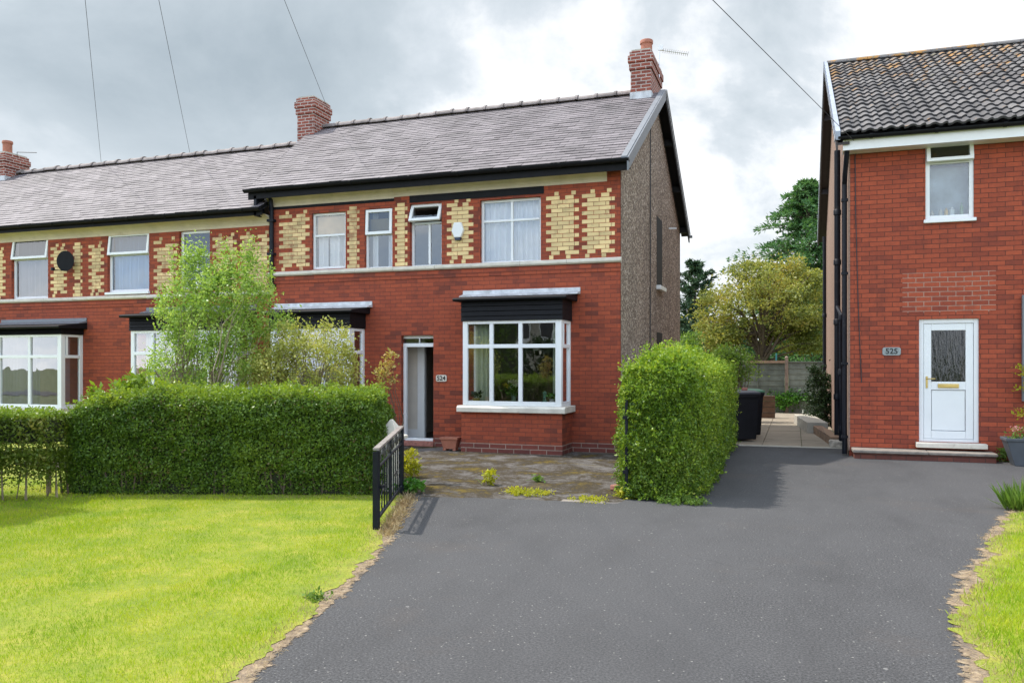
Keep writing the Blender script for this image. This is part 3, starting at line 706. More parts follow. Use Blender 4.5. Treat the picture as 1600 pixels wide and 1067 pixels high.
def bay(house, x0, x1, zs, zt, zc, cols, Yf=14.0, proj_roof=0.12, clad=BLACK, room=True, label=None, transom=0.30, flash=None, curtain=None, base_z=0.0, roofmat=LEAD, side=True, glass=GLASS, stone=True):
    """square bay: brick base, stone sill, uPVC frame, boarded head and lead roof"""
    fw = 0.07; f = MB(); d = 0.07
    xm0, xm1 = x0 + 0.02, x1 - 0.02; yf = Yf + 0.02
    zt_ = zt - (zt - zs) * transom
    # front frame
    f.box(xm0, xm0 + fw * 1.3, yf, yf + d, zs, zt); f.box(xm1 - fw * 1.6, xm1, yf, yf + d * 1.6, zs, zt)
    f.box(xm0 + fw * 1.3, xm1 - fw * 1.6, yf + 0.002, yf + d, zs, zs + fw * 1.15); f.box(xm0 + fw * 1.3, xm1 - fw * 1.6, yf + 0.002, yf + d, zt - fw * 0.8, zt)
    f.box(xm0 + fw * 1.3, xm1 - fw * 1.6, yf - 0.003, yf + d, zt_ - fw / 2, zt_ + fw / 2)
    for c in cols:
        x = x0 + (x1 - x0) * c; f.box(x - fw / 2, x + fw / 2, yf - 0.001, yf + d, zs + fw * 1.15, zt_ - fw / 2); f.box(x - fw / 2, x + fw / 2, yf - 0.001, yf + d, zt_ + fw / 2, zt - fw * 0.8)
    # side frames
    for X, s in ((xm0, 1), (xm1, -1)):
        a, b = (X, X + s * d)
        y0s = yf + (d * 1.6 if s < 0 else d) + 0.002
        f.box(a, b, YW - 0.09, YW - 0.002, zs, zt)
        f.box(a, b, y0s, YW - 0.09, zs, zs + fw * 1.15); f.box(a, b, y0s, YW - 0.09, zt - fw * 0.8, zt); f.box(a, b, y0s, YW - 0.09, zt_ - fw / 2, zt_ + fw / 2)
        f.box(a + s * -0.006, b, y0s + 0.02, y0s + 0.07, zt_ + fw / 2, zt - fw * 0.8)
    o = f.build('bay_window', WHITE, house, bevel=0.006)
    if label: o['label'] = label
    p = MB(); yg = yf + 0.035
    p.quad((xm0 + fw, yg, zs + fw), (xm1 - fw, yg, zs + fw), (xm1 - fw, yg, zt - fw * 0.7), (xm0 + fw, yg, zt - fw * 0.7))
    for X in (xm0 + 0.03, xm1 - 0.03): p.quad((X, yf + d * 1.6, zs + fw), (X, YW - 0.09, zs + fw), (X, YW - 0.09, zt - fw * 0.7), (X, yf + d * 1.6, zt - fw * 0.7))
    p.build('pane', glass, o)
    b = MB(); b.box(x0, x1, Yf, YW - 0.002, base_z - 0.05, zs - 0.11); b.build('bay_base', BRICK, o)
    s = MB(); s.prism_x([(Yf - 0.075, zs - 0.118), (Yf - 0.075, zs - 0.035), (Yf - 0.03, zs - 0.002), (YW - 0.003, zs - 0.002), (YW - 0.003, zs - 0.118)], x0 - 0.07, x1 + 0.07); s.build('sill', STONE, o, bevel=0.008)
    c = MB(); nb = 4; hb = (zc - zt) / nb
    for i in range(nb):
        z0 = zt + 0.002 + i * hb; c.prism_x([(Yf - 0.012, z0), (Yf + 0.004, z0 + hb - 0.012), (Yf + 0.012, z0 + hb - 0.001), (YW - 0.003, z0 + hb - 0.001), (YW - 0.003, z0)], x0 - 0.005, x1 + 0.005)
    c.build('boarded_head', clad, o)
    r = MB(); r.prism_x([(Yf - proj_roof, zc + 0.0), (Yf - proj_roof - 0.015, zc + 0.03), (Yf - proj_roof, zc + 0.055), (YW - 0.002, zc + 0.15), (YW - 0.002, zc)], x0 - 0.13, x1 + 0.11)
    r.build('bay_roof', [BLACK], o, bevel=0.012)
    fl = flash or (x0 - 0.02, x1 + 0.24)
    k = MB(); k.prism_x([(YW - 0.22, zc + 0.125), (YW - 0.22, zc + 0.14), (YW - 0.03, zc + 0.19), (YW - 0.022, zc + 0.26), (YW - 0.004, zc + 0.26), (YW - 0.004, zc + 0.14)], fl[0], fl[1])
    k.build('flashing', roofmat, o)
    ceil = MB(); ceil.box(x0 + 0.02, x1 - 0.02, Yf + 0.05, YW - 0.01, zt - 0.004, zt + 0.001)
    if curtain:
        cu = MB(); folds(cu, x0 + 0.16, x0 + 0.16 + curtain[1], zs, zt, Yf + 0.30, 0.028, 0.10, seed=3)
        cu.build('curtain', curtain[0], o, smooth=True); cu = MB()
        if curtain[2]: folds(cu, x1 - 0.2 - curtain[2], x1 - 0.16, zs, zt, Yf + 0.36, 0.028, 0.10, seed=5); cu.build('curtain', curtain[0], o, smooth=True)
    return o

def gable_poly(mb, X, pts, m=0, flip=False):
    v = [(X, y, z) for y, z in pts]; mb.add(v, [tuple(range(len(v))) if not flip else tuple(range(len(v)))[::-1]], m)

def terrace_shell(h, x0, x1, off, holes, panels, wallname='wall', yel=YELLOW, worn=0.0, plinth=True, extra=None):
    """front wall, back wall, inner floor; off = drop of the levels against the end house"""
    mb = MB(); zt = 4.93 + off; zs = 3.5 + (off * 0.97)
    wall_front(mb, x0, x1, -0.05, 5.14 + off, YW, holes)
    for i, (a, b) in enumerate(panels): yellow_panel(mb, a, b, zs + 0.06, zt - 0.04, YW, 1, worn=worn, seed=i + int(abs(x0)))
    bk_ = MB(); bk_.quad((x1, 22.75, -0.05), (x0, 22.75, -0.05), (x0, 22.75, 5.2 + off), (x1, 22.75, 5.2 + off)); bk_.build('rear_wall', BRICK, h)
    wl = mb.build(wallname, [BRICK, yel], h)
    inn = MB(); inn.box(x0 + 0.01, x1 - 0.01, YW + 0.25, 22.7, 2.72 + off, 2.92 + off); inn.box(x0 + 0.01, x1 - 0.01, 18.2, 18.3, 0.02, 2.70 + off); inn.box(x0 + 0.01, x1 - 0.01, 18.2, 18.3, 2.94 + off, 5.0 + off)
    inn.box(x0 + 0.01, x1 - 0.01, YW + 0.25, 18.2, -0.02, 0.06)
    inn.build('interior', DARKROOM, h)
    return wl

def terrace_roof(h, x0f, x1f, off, mt, seed, xr0, xr1):
    ze = 5.25 + off; zr = 7.79 + off
    mb = MB(); slate_roof(mb, x0f, x1f, EAVE_Y - 0.06, ze, RIDGE_Y, zr, m=0, seed=seed)
    d = 0.012
    mb.add([(x0f(0), EAVE_Y - 0.02, ze - d), (x1f(0), EAVE_Y - 0.02, ze - d), (x1f(1), RIDGE_Y, zr - d), (x0f(1), RIDGE_Y, zr - d)], [(0, 1, 2, 3)], 1)
    mb.add([(x0f(0), EAVE_Y - 0.02, ze - 0.07), (x1f(0), EAVE_Y - 0.02, ze - 0.07), (x1f(1), RIDGE_Y, zr - 0.07), (x0f(1), RIDGE_Y, zr - 0.07)], [(3, 2, 1, 0)], 1)
    mb.add([(x0f(0), BACK_Y, ze), (x1f(0), BACK_Y, ze), (x1f(1), RIDGE_Y, zr), (x0f(1), RIDGE_Y, zr)], [(3, 2, 1, 0)], 0)
    o = mb.build('roof', [mt, DECK_SHADOW], h)
    ridge_tiles(h, xr0, xr1, RIDGE_Y, zr + 0.035, seed=seed)
    return o

# ---------------------------------------------------------------- end terraced house (door and bay in view)
XP = -7.56; XG = -2.99
END = thing('terraced_house', 'end terraced house of red brick with open door and pebbledashed gable', 'house', (-5.4, 16, 0), 'terraced houses in the row')
dz0, dz1 = 0.10, FZ(650, 524, YW)
dx0, dx1 = FX(627, YW), FX(677, YW)
w3 = (FX(640, YW), FX(690, YW), FZ(665, 417, YW), FZ(665, 318, YW)); w4 = (FX(750, YW), FX(845, YW), FZ(797, 411, YW), FZ(797, 310, YW))
bx0, bx1 = -5.83, -3.90
bz_s, bz_t, bz_c = FZ(720, 633, 14.0), FZ(720, 502, 14.0), FZ(720, 471, 13.95)
holes_end = [(dx0, dx1, dz0, dz1), w3, w4, (bx0 + 0.08, bx1 - 0.08, bz_s, bz_t)]
def lintel(mb): pass
terrace_shell(END, XP, XG, 0.0, holes_end, [(FX(617, YW), FX(637, YW)), (FX(698, YW), FX(740, YW)), (FX(853, YW), FX(905, YW)), (FX(909, YW), FX(961, YW))])
window(END, *w3, YW, transom=0.30, low=(0.56,), opened=24, fw=0.05, rec=0.10, seed=2)
window(END, *w4, YW, transom=0.33, top=(0.51,), low=(0.51,), curtain=CURTAIN, fw=0.05, rec=0.08, seed=4)
terrace_roof(END, lambda t: XP, lambda t: -2.80, 0.0, SLATE, 11, XP, -3.5)
cove(END, XP, XG - 0.25, 4.94, 5.13)
fb = MB(); fb.box(XP, -2.78, EAVE_Y + 0.02, EAVE_Y + 0.045, 5.05, 5.26); fb.box(XP, -2.80, EAVE_Y + 0.045, YW, 5.13, 5.15)
fb.build('fascia', BLACK, END)
gutter_line(END, XP, -2.76, EAVE_Y + 0.018, 5.235)
lb = MB(); lb.box(FX(640, YW), FX(850, YW), YW - 0.012, YW + 0.02, 4.80, 4.94); lb.build('lintel_board', BLACK, END)
string_course(END, XP, XG + 0.02, 3.50)
bp = MB()
for k, z in enumerate((3.30, 3.36)): bp.box(XP, XG, YW - 0.012 - 0.006 * k, YW + 0.01, z, z + 0.055)
bp.build('brick_band', BRICK, END)
# gable
gw = MB(); XB = XG + 0.002
gpts = [(YW + 0.02, -0.05), (22.77, -0.05), (22.77, 5.2), (RIDGE_Y, 7.60), (YW + 0.02, 5.2)]
gable_poly(gw, XB, gpts)
gw.build('gable_wall', PEBBLE, END)
for (ya, yb, za, zb) in ((18.75, 19.55, 3.42, 5.0), (18.75, 19.55, 1.2, 2.35)):
    g = MB(); g.box(XB - 0.02, XB + 0.004, ya, yb, za, zb); gwo = g.build('gable_window', BLACK, END)  # flat black slab; darkness of the window recess put into its colour
    s = MB(); s.box(XB - 0.01, XB + 0.10, ya - 0.05, yb + 0.05, za - 0.10, za - 0.004); s.build('sill', WHITEPAINT, gwo, bevel=0.01)
bg_ = MB()
def slope_bar(mb, xa, xb, y0, z0, y1, z1, dlo, dhi, m=0):
    mb.add([(xa, y0, z0 + dlo), (xb, y0, z0 + dlo), (xb, y0, z0 + dhi), (xa, y0, z0 + dhi), (xa, y1, z1 + dlo), (xb, y1, z1 + dlo), (xb, y1, z1 + dhi), (xa, y1, z1 + dhi)],
           [(0, 1, 2, 3), (7, 6, 5, 4), (0, 4, 5, 1), (1, 5, 6, 2), (2, 6, 7, 3), (3, 7, 4, 0)], m)
slope_bar(bg_, -2.795, -2.765, EAVE_Y - 0.08, 5.22, RIDGE_Y, 7.80, -0.20, 0.035)
slope_bar(bg_, -2.90, -2.798, EAVE_Y - 0.08, 5.245, RIDGE_Y, 7.812, 0.0, 0.03)
bg_.build('bargeboard', BARGE, END)
b2 = MB(); slope_bar(b2, -2.795, -2.765, RIDGE_Y + 0.002, 7.80, BACK_Y + 0.05, 5.20, -0.22, 0.0)
slope_bar(b2, -2.985, -2.797, RIDGE_Y + 0.002, 7.78, BACK_Y, 5.20, -0.05, -0.02)
for y in (19.9, 21.3, 22.7):
    zc_ = 7.78 - (y - RIDGE_Y) * 0.5945; b2.box(-2.98, -2.80, y - 0.06, y + 0.06, zc_ - 0.20, zc_ - 0.052)
b2.build('rear_bargeboard', BLACK, END)
b3 = MB(); slope_bar(b3, -2.76, -2.742, RIDGE_Y + 0.002, 7.80, BACK_Y + 0.05, 5.20, -0.01, 0.03); b3.box(-2.80, -2.70, BACK_Y + 0.02, BACK_Y + 0.14, 5.12, 5.18); b3.build('verge_trim', BARGE, END)
chimney(END, -3.50, -3.04, 18.28, 19.72, 7.45, 8.63, [(-3.22, 18.75, 0.36)])
gc = MB(); gc.tube([(-2.96, 17.75, 7.1), (-2.97, 17.75, 1.5)], 0.012, 5); gc.build('gable_cable', CABLE, END)
gv = MB(); gv.box(-2.98, -2.80, 20.6, 20.66, 4.98, 5.02); gv.build('overflow_pipe', WHITEPAINT, END)
# door: frame, transom light, open leaf, hall
df = MB(); yd = YW + 0.09; zl = FZ(650, 542, YW)
df.box(dx0, dx0 + 0.065, yd, yd + 0.07, dz0, zl); df.box(dx1 - 0.022, dx1, yd, yd + 0.07, dz0, zl); df.box(dx0, dx1, yd - 0.005, yd + 0.07, zl, zl + 0.075)
df.box(dx0, dx1, yd + 0.01, yd + 0.06, dz1 - 0.06, dz1); df.box((dx0 + dx1) / 2 - 0.01, (dx0 + dx1) / 2 + 0.01, yd + 0.01, yd + 0.05, zl + 0.075, dz1 - 0.06)
df.box(dx0 + 0.065, dx1 - 0.022, yd - 0.06, yd + 0.07, dz0, dz0 + 0.05)
dfo = df.build('door_frame', WHITE, END, bevel=0.006)
tp = MB(); tp.quad((dx0, yd + 0.03, zl + 0.075), (dx1, yd + 0.03, zl + 0.075), (dx1, yd + 0.03, dz1 - 0.06), (dx0, yd + 0.03, dz1 - 0.06)); tp.build('transom_pane', GLASS_DIM, dfo)
ds = MB(); ds.box(dx0 - 0.05, dx1 + 0.02, YW - 0.05, YW + 0.03, 0.0, dz0 - 0.004); ds.build('threshold', PINKBRICK, END, bevel=0.01)
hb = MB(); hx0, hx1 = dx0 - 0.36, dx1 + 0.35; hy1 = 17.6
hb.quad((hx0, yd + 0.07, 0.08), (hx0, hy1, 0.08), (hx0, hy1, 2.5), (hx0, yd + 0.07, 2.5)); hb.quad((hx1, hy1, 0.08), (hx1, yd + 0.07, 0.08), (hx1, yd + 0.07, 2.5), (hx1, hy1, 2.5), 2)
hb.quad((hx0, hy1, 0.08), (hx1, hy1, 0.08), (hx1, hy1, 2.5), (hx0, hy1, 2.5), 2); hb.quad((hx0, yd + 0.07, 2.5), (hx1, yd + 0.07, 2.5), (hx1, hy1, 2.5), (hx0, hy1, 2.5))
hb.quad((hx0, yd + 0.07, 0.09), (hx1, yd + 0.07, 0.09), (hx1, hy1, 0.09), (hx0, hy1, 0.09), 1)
hb.build('hall', [PLASTER, CARPET, plain('shaded_hall_wall', (0.12, 0.10, 0.08), 0.9)], END)  # dimness of the hall put into the colour of its right and far walls
py_ = 15.22; p0, p1, p2 = FX(622, py_), FX(653, py_), FX(664, py_)
ja = MB(); ja.box(p1, p2, py_ - 0.03, py_ + 0.07, 0.1, 2.3); ja.box(p0, p1 - 0.002, py_ - 0.02, py_ + 0.05, 0.1, 0.28); ja.build('inner_door_frame', WHITEPAINT, END, bevel=0.008)
jw = MB(); jw.box(p0, p1 - 0.002, py_, py_ + 0.05, 0.282, 2.45); jw.build('porch_panel', PLASTER, END)
# the bay of the end house
BAY = bay(END, bx0, bx1, bz_s, bz_t, bz_c, (0.30, 0.59), curtain=(CURTAIN_G, 0.36, 0.07), glass=GLASS, flash=(FX(724, YW), FX(907, YW)))
PLINTH = brick('plinth_brick', (0.22, 0.060, 0.045), (0.16, 0.048, 0.040), (0.36, 0.26, 0.21), (0.10, 0.04, 0.036), bw=0.31, bh=0.085, msize=0.009)
pl = MB(); pl.box(bx0 - 0.006, bx1 + 0.006, 13.994, YW - 0.006, -0.02, 0.17); pl.build('bay_plinth', PLINTH, BAY)
for a_, b_ in ((dx1 + 0.03, bx0 - 0.008), (bx1 + 0.008, XG)):
    pl = MB(); pl.box(a_, b_, YW - 0.006, YW + 0.01, -0.02, 0.17); pl.build('plinth', PLINTH, END)
# ---------------------------------------------------------------- middle house (same roof, overgrown bay)
MID = thing('terraced_house', 'terraced house with tan roller blinds behind the overgrown bay window', 'house', (-9.6, 16, 0), 'terraced houses in the row')
xl = -10.50
w1 = (FX(487, YW), FX(540, YW), FZ(513, 420, YW), FZ(513, 332, YW)); w2 = (FX(570, YW), FX(613, YW), FZ(591, 420, YW), FZ(591, 326, YW))
b2x0, b2x1 = -10.05, -8.20
b2s, b2t, b2c = 0.75, FZ(548, 512, 14.05), FZ(548, 488, 14.0)
terrace_shell(MID, xl, XP, 0.0, [w1, w2, (b2x0 + 0.08, b2x1 - 0.08, b2s, b2t)], [(FX(436, YW), FX(484, YW)), (FX(541, YW) + 0.02, FX(562, YW))], yel=YELLOW_OLD, worn=0.06)
window(MID, *w1, YW, transom=0.40, curtain=CURTAIN, blind=(BLIND_T, w1[3] - 0.42, w1[3] - 0.05), fw=0.05, rec=0.06, seed=6, gaps=((0.08, 0.33), (0.42, 0.74), (0.80, 0.93)))
window(MID, *w2, YW, transom=0.42, top=(), curtain=CURTAIN, blind=(BLIND_T, w2[3] - 0.45, w2[3] - 0.18), fw=0.045, rec=0.06, opened=3, seed=7, gaps=((0.1, 0.30), (0.66, 0.92)))
xle = lambda t: -10.78 - 1.3 * t
terrace_roof(MID, xle, lambda t: XP, 0.0, SLATE_OLD, 12, -11.65, XP)
cove(MID, xl, XP, 4.90, 5.13)
fb = MB(); fb.box(-10.80, XP, EAVE_Y + 0.02, EAVE_Y + 0.045, 5.05, 5.26); fb.box(-10.70, XP, EAVE_Y + 0.045, YW, 5.13, 5.15); fb.build('fascia', BLACK, MID)
gutter_line(MID, -10.85, XP, EAVE_Y + 0.018, 5.235)
lb = MB(); lb.box(xl, XP, YW - 0.010, YW + 0.02, 4.86, 4.915); lb.build('lintel_board', BLACK, MID)
string_course(MID, xl, XP, 3.50)
bp = MB(); bp.box(xl, XP, YW - 0.012, YW + 0.01, 3.30, 3.355); bp.box(xl, XP, YW - 0.018, YW + 0.01, 3.36, 3.415); bp.build('brick_band', BRICK, MID)
bay(MID, b2x0, b2x1, b2s, b2t, b2c, (0.34, 0.66), Yf=14.05, curtain=(CURTAIN, 0.5, 0.3), flash=(FX(430, YW), FX(582, YW)))
chimney(MID, -12.17, -11.67, 18.2, 18.95, 7.1, 8.47, [], True)
ps = MB(); ps.tube([(-10.40, YW - 0.10, 5.16), (-10.40, YW - 0.05, 4.85), (-10.40, YW - 0.05, 3.2)], 0.045, 10)
for z in (4.6, 3.9, 3.25): ps.box(-10.48, -10.32, YW - 0.11, YW, z, z + 0.05)
ps.box(-10.66, -10.60, YW - 0.30, YW - 0.02, 4.7, 5.12)
ps.build('downpipe', PIPE, MID)

# ---------------------------------------------------------------- lower terraced houses on the left
OFF = -0.39
def low_house(label, x0, x1, wins, panels, bayspec, seed, loc, chim=None):
    h = thing('terraced_house', label, 'house', loc, 'terraced houses in the row')
    zs = 3.5 + OFF * 0.97
    hs = [wv[0] for wv in wins] + [(bayspec[0] + 0.08, bayspec[1] - 0.08, bayspec[2], bayspec[3])]
    terrace_shell(h, x0, x1, OFF, hs, panels, yel=YELLOW_OLD if x1 > -11 else YELLOW, worn=0.10 if x1 > -11 else 0.04)
    for (rc, kw) in wins: window(h, *rc, YW, **kw)
    terrace_roof(h, lambda t: x0, (lambda t: x1) , OFF, SLATE_OLD, seed, x0, x1)
    cove(h, x0, x1, 4.93 + OFF + 0.0, 5.13 + OFF)
    fb = MB(); fb.box(x0, x1, EAVE_Y + 0.02, EAVE_Y + 0.045, 5.10 + OFF, 5.26 + OFF); fb.box(x0, x1, EAVE_Y + 0.045, YW, 5.13 + OFF, 5.15 + OFF); fb.build('fascia', BLACK, h)
    gutter_line(h, x0, x1, EAVE_Y + 0.018, 5.235 + OFF)
    string_course(h, x0, x1, zs)
    bp = MB(); bp.box(x0, x1, YW - 0.012, YW + 0.01, zs - 0.2, zs - 0.145); bp.box(x0, x1, YW - 0.018, YW + 0.01, zs - 0.14, zs - 0.085); bp.build('brick_band', BRICK, h)
    bay(h, *bayspec[:5], bayspec[5], Yf=14.05, curtain=bayspec[6], proj_roof=0.16, flash=(bayspec[0] - 0.1, bayspec[1] + 0.1), roofmat=BARGE)
    if chim: chimney(h, *chim)
    return h
l2 = (FX(168, YW), FX(233, YW), FZ(200, 456, YW), FZ(200, 364, YW)); l3 = (FX(280, YW), FX(328, YW), FZ(304, 452, YW), FZ(304, 360, YW))
LOW2 = low_house('terraced house partly hidden by the tall light green shrub', -15.42, -10.46, [(l2, dict(transom=0.36, curtain=BLIND_B, opened=7, fw=0.06, sill=0.06, seed=8)), (l3, dict(transom=0.42, low=(0.5,), fw=0.06, seed=9, glass=GLASS_DIM))],
    [(FX(240, YW), FX(277, YW)), (FX(332, YW), FX(370, YW)), (FX(375, YW), FX(424, YW)), (-15.41, FX(163, YW))],
    (-13.62, -10.9, 0.70, FZ(200, 517, 14.05), FZ(200, 500, 14.0) + 0.05, (0.22, 0.5, 0.76), (CURTAIN, 0.5, 0.4)), 21, (-12.7, 16, 0))
l1 = (FX(18, YW), FX(75, YW), FZ(46, 467, YW), FZ(46, 372, YW))
LOW1 = low_house('leftmost terraced house with grey blinds and a black satellite dish', -22.6, -15.42, [(l1, dict(transom=0.34, curtain=BLIND_G, opened=8, fw=0.06, seed=10))],
    [(FX(79, YW), FX(105, YW)), (FX(114, YW), FX(129, YW)), (FX(-20, YW), FX(9, YW))],
    (-18.0, -15.55, 0.62, FZ(98, 522, 14.05), FZ(98, 516, 14.0) + 0.05, (0.22, 0.60), (BLIND_G, 1.35, 0.12)), 22, (-18.8, 16, 0),
    ( -23.0, -22.35, 18.2, 19.0, 7.0, 7.95, [(-22.6, 18.5, 0.40)]))

# ---------------------------------------------------------------- detached house on the right
YR = 15.57; XR0 = 0.90; XR1 = 9.0
DET = thing('detached_house', 'red brick house with grey pantile roof and white door on the right', 'house', (4.5, 20, 0))
rd = (FX(1436, YR), FX(1530, YR), FZ(1483, 691, YR), FZ(1483, 498, YR)); rw = (FX(1446, YR), FX(1522, YR), FZ(1484, 342, YR), FZ(1484, 219, YR))
ez = 5.50; rz = 8.83; ry = 21.2; ey = 15.22; bky = 27.1
mb = MB(); wall_front(mb, XR0, XR1, -0.05, ez + 0.02, YR, [rd, rw], depth=0.13)
mb.build('wall', BRICK_R, DET)
mb = MB(); gable_poly(mb, XR0 - 0.012, [(YR + 0.03, -0.05), (26.8, -0.05), (26.8, ez + 0.1), (ry, rz - 0.15), (YR + 0.03, ez + 0.1)], flip=True); gable_poly(mb, XR1, [(YR, -0.05), (26.8, -0.05), (26.8, ez), (ry, rz - 0.1), (YR, ez)])
mb.quad((XR1, 26.8, -0.05), (XR0, 26.8, -0.05), (XR0, 26.8, ez), (XR1, 26.8, ez)); mb.box(XR0 - 0.012, XR0 + 0.012, YR - 0.012, YR + 0.03, 0.1, ez)
mb.build('side_wall', PEBBLE_P, DET)
inn = MB(); inn.box(XR0 + 0.02, XR1 - 0.02, YR + 0.3, 26.7, 2.75, 2.9); inn.box(XR0 + 0.02, XR1, 17.6, 17.7, 0, 5.4); inn.build('interior', plain('pale_room_wall', (0.45, 0.47, 0.50), 0.9), DET)
# pantile roof: every tile a curved sheet lapping the course below
def pantiles(mb, x0, x1, ye, ze, yr, zr, gauge=0.335, wd=0.33, m=0, seed=0):
    r = random.Random(seed); L = math.hypot(yr - ye, zr - ze); n = int(L / gauge) + 1; sy, sz = (yr - ye) / L, (zr - ze) / L; ny, nz = -sz, sy
    prof = [(0.0, 0.0), (0.06, 0.0), (0.17, 0.004), (0.30, 0.030), (0.40, 0.037), (0.50, 0.030), (0.62, 0.004), (0.74, 0.002), (0.84, 0.026), (0.92, 0.035), (1.0, 0.028)]
    for i in range(n):
        t0, t1 = i * gauge, min(L, (i + 1) * gauge + 0.05)
        if t1 - t0 < 0.1: continue
        x = x0
        while x < x1:
            vs = []; j = r.gauss(0, 0.006); li = 0.040 + r.uniform(-0.004, 0.006)
            for (t, h0) in ((t0 + j - 0.0, li - 0.036), (t0 + j, li), (t1, 0.0)):
                for (u, hh) in prof:
                    h = h0 + hh; vs.append((x + u * wd, ye + sy * t + ny * h, ze + sz * t + nz * h))
            k = len(prof)
            mb.add(vs, [(k + c, k + c + 1, 2 * k + c + 1, 2 * k + c) for c in range(k - 1)], m); mb.add(vs[:2 * k], [(c, c + 1, k + c + 1, k + c) for c in range(k - 1)], 1); x += wd  # front edges take the dark colour as painted shadow lines between courses
mb = MB(); pantiles(mb, 0.74, XR1 + 0.2, ey - 0.05, ez + 0.06, ry, rz, seed=4)
mb.add([(0.74, ey, ez), (XR1 + 0.2, ey, ez), (XR1 + 0.2, ry, rz - 0.05), (0.74, ry, rz - 0.05)], [(0, 1, 2, 3), (3, 2, 1, 0)], 1)
mb.add([(0.72, bky, ez + 0.05), (XR1 + 0.2, bky, ez + 0.05), (XR1 + 0.2, ry, rz), (0.72, ry, rz)], [(3, 2, 1, 0)], 0)
mb.build('roof', [PANTILE, DECK_SHADOW], DET)
mb = MB(); x = 0.72
while x < XR1:
    mb.prism_x([(ry + 0.13 * math.cos(R(q)), rz + 0.0 + 0.10 * math.sin(R(q))) for q in range(0, 181, 20)], x + 0.003, x + 0.447); x += 0.45
mb.build('ridge_tiles', PANTILE, DET)
mb = MB(); slope_bar(mb, 0.66, 0.735, ey - 0.06, ez + 0.02, ry, rz, -0.05, 0.10); slope_bar(mb, 0.645, 0.665, ry, rz, bky, ez, -0.14, 0.09)
x = ey
while x < ry:
    tz = ez + 0.02 + (x - ey) / (ry - ey) * (rz - ez); mb.box(0.65, 0.66, x, x + 0.30, tz - 0.0, tz + 0.13); x += 0.36
mb.build('dry_verge', plain('white_verge_cap', (0.30, 0.33, 0.40), 0.4), DET)
mb = MB(); slope_bar(mb, 0.668, 0.70, ey, ez, ry, rz, -0.20, -0.05); slope_bar(mb, 0.668, 0.70, ry, rz, bky, ez, -0.24, -0.05); slope_bar(mb, 0.70, 0.885, ry + 0.01, rz - 0.07, bky, ez - 0.07, -0.04, 0.0); slope_bar(mb, 0.70, 0.885, ey, ez - 0.07, ry, rz - 0.07, -0.04, 0.0)
for y in (17.0, 19.5, 22.5, 25.0):
    z = rz - 0.12 - abs(y - ry) * (rz - ez) / (ry - ey); mb.box(0.70, 0.88, y - 0.06, y + 0.06, z - 0.14, z)
mb.build('bargeboard', plain('dark_brown_barge', (0.030, 0.022, 0.022), 0.5), DET)
mb = MB(); mb.box(0.78, XR1, ey + 0.03, ey + 0.055, ez - 0.20, ez + 0.03); mb.box(0.78, XR1, ey + 0.055, YR - 0.002, ez - 0.20, ez - 0.185); mb.build('fascia', WHITEPAINT, DET)
gutter_line(DET, 0.70, XR1, ey + 0.028, ez + 0.02, mt=BLACK, r=0.055)
mb = MB(); mb.box(FX(1428, YR), FX(1540, YR), YR - 0.03, YR + 0.02, rw[3] + 0.005, ez - 0.19); mb.build('lintel', STONE, DET, bevel=0.01)
FROST = glass_mat('frosted_glass', (0.86, 0.90, 0.92), 1.6, 0.25)
rwo = window(DET, *rw, YR, transom=0.27, opened=12, fw=0.07, rec=0.03, sill=0.05, glass=FROST)
bk = MB(); bk.box(rw[0], rw[1], YR + 0.35, YR + 0.36, rw[2], rw[3] - 0.4); bk.build('net_screen', plain('bathroom_net', (0.46, 0.54, 0.60), 0.9, 0.25, 3), rwo)
# the front door
do = MB(); a, b, c, d = rd; y0 = YR + 0.035
do.box(a, a + 0.075, y0, y0 + 0.07, c, d); do.box(b - 0.075, b, y0, y0 + 0.07, c, d); do.box(a + 0.075, b - 0.075, y0, y0 + 0.07, d - 0.075, d); do.box(a + 0.075, b - 0.075, y0, y0 + 0.07, c, c + 0.05)
DOOR = do.build('door_frame', WHITE, DET, bevel=0.006)
A, B, C, D = a + 0.08, b - 0.08, c + 0.055, d - 0.08; zm = C + (D - C) * 0.46
do = MB(); y1 = y0 + 0.012; s = 0.115
do.box(A, A + s, y1, y1 + 0.05, C, D); do.box(B - s, B, y1, y1 + 0.05, C, D); do.box(A + s, B - s, y1, y1 + 0.05, D - s, D); do.box(A + s, B - s, y1, y1 + 0.05, C, C + s * 1.15); do.box(A + s, B - s, y1, y1 + 0.05, zm - 0.07, zm + 0.07)
do.box(A + s + 0.008, B - s - 0.008, y1 + 0.014, y1 + 0.04, C + s * 1.15 + 0.008, zm - 0.078)
dl = do.build('door', WHITE, DET, bevel=0.006)
p = MB(); p.quad((A + s, y1 + 0.02, zm + 0.07), (B - s, y1 + 0.02, zm + 0.07), (B - s, y1 + 0.02, D - s), (A + s, y1 + 0.02, D - s)); p.build('door_pane', glass_mat('rippled_door_glass', (0.24, 0.32, 0.29), 0.7, 0.10, 1), dl)
p = MB(); p.box((A + B) / 2 - 0.16, (A + B) / 2 + 0.16, y1 - 0.014, y1, zm - 0.035, zm + 0.035); p.box((A + B) / 2 - 0.13, (A + B) / 2 + 0.13, y1 - 0.02, y1 - 0.014, zm - 0.02, zm + 0.02); p.build('letterbox', BRASS, dl, bevel=0.004)
p = MB(); p.box(A + 0.03, A + 0.06, y1 - 0.012, y1, zm - 0.04, zm + 0.16); p.tube([(A + 0.045, y1 - 0.01, zm + 0.12), (A + 0.045, y1 - 0.05, zm + 0.12), (A + 0.17, y1 - 0.05, zm + 0.12)], 0.009, 8); p.build('handle', BRASS, dl)
mb = MB(); mb.box(a - 0.06, b + 0.10, YR - 0.16, YR + 0.03, c - 0.09, c - 0.005); mb.build('door_sill', STONE, DET, bevel=0.01)
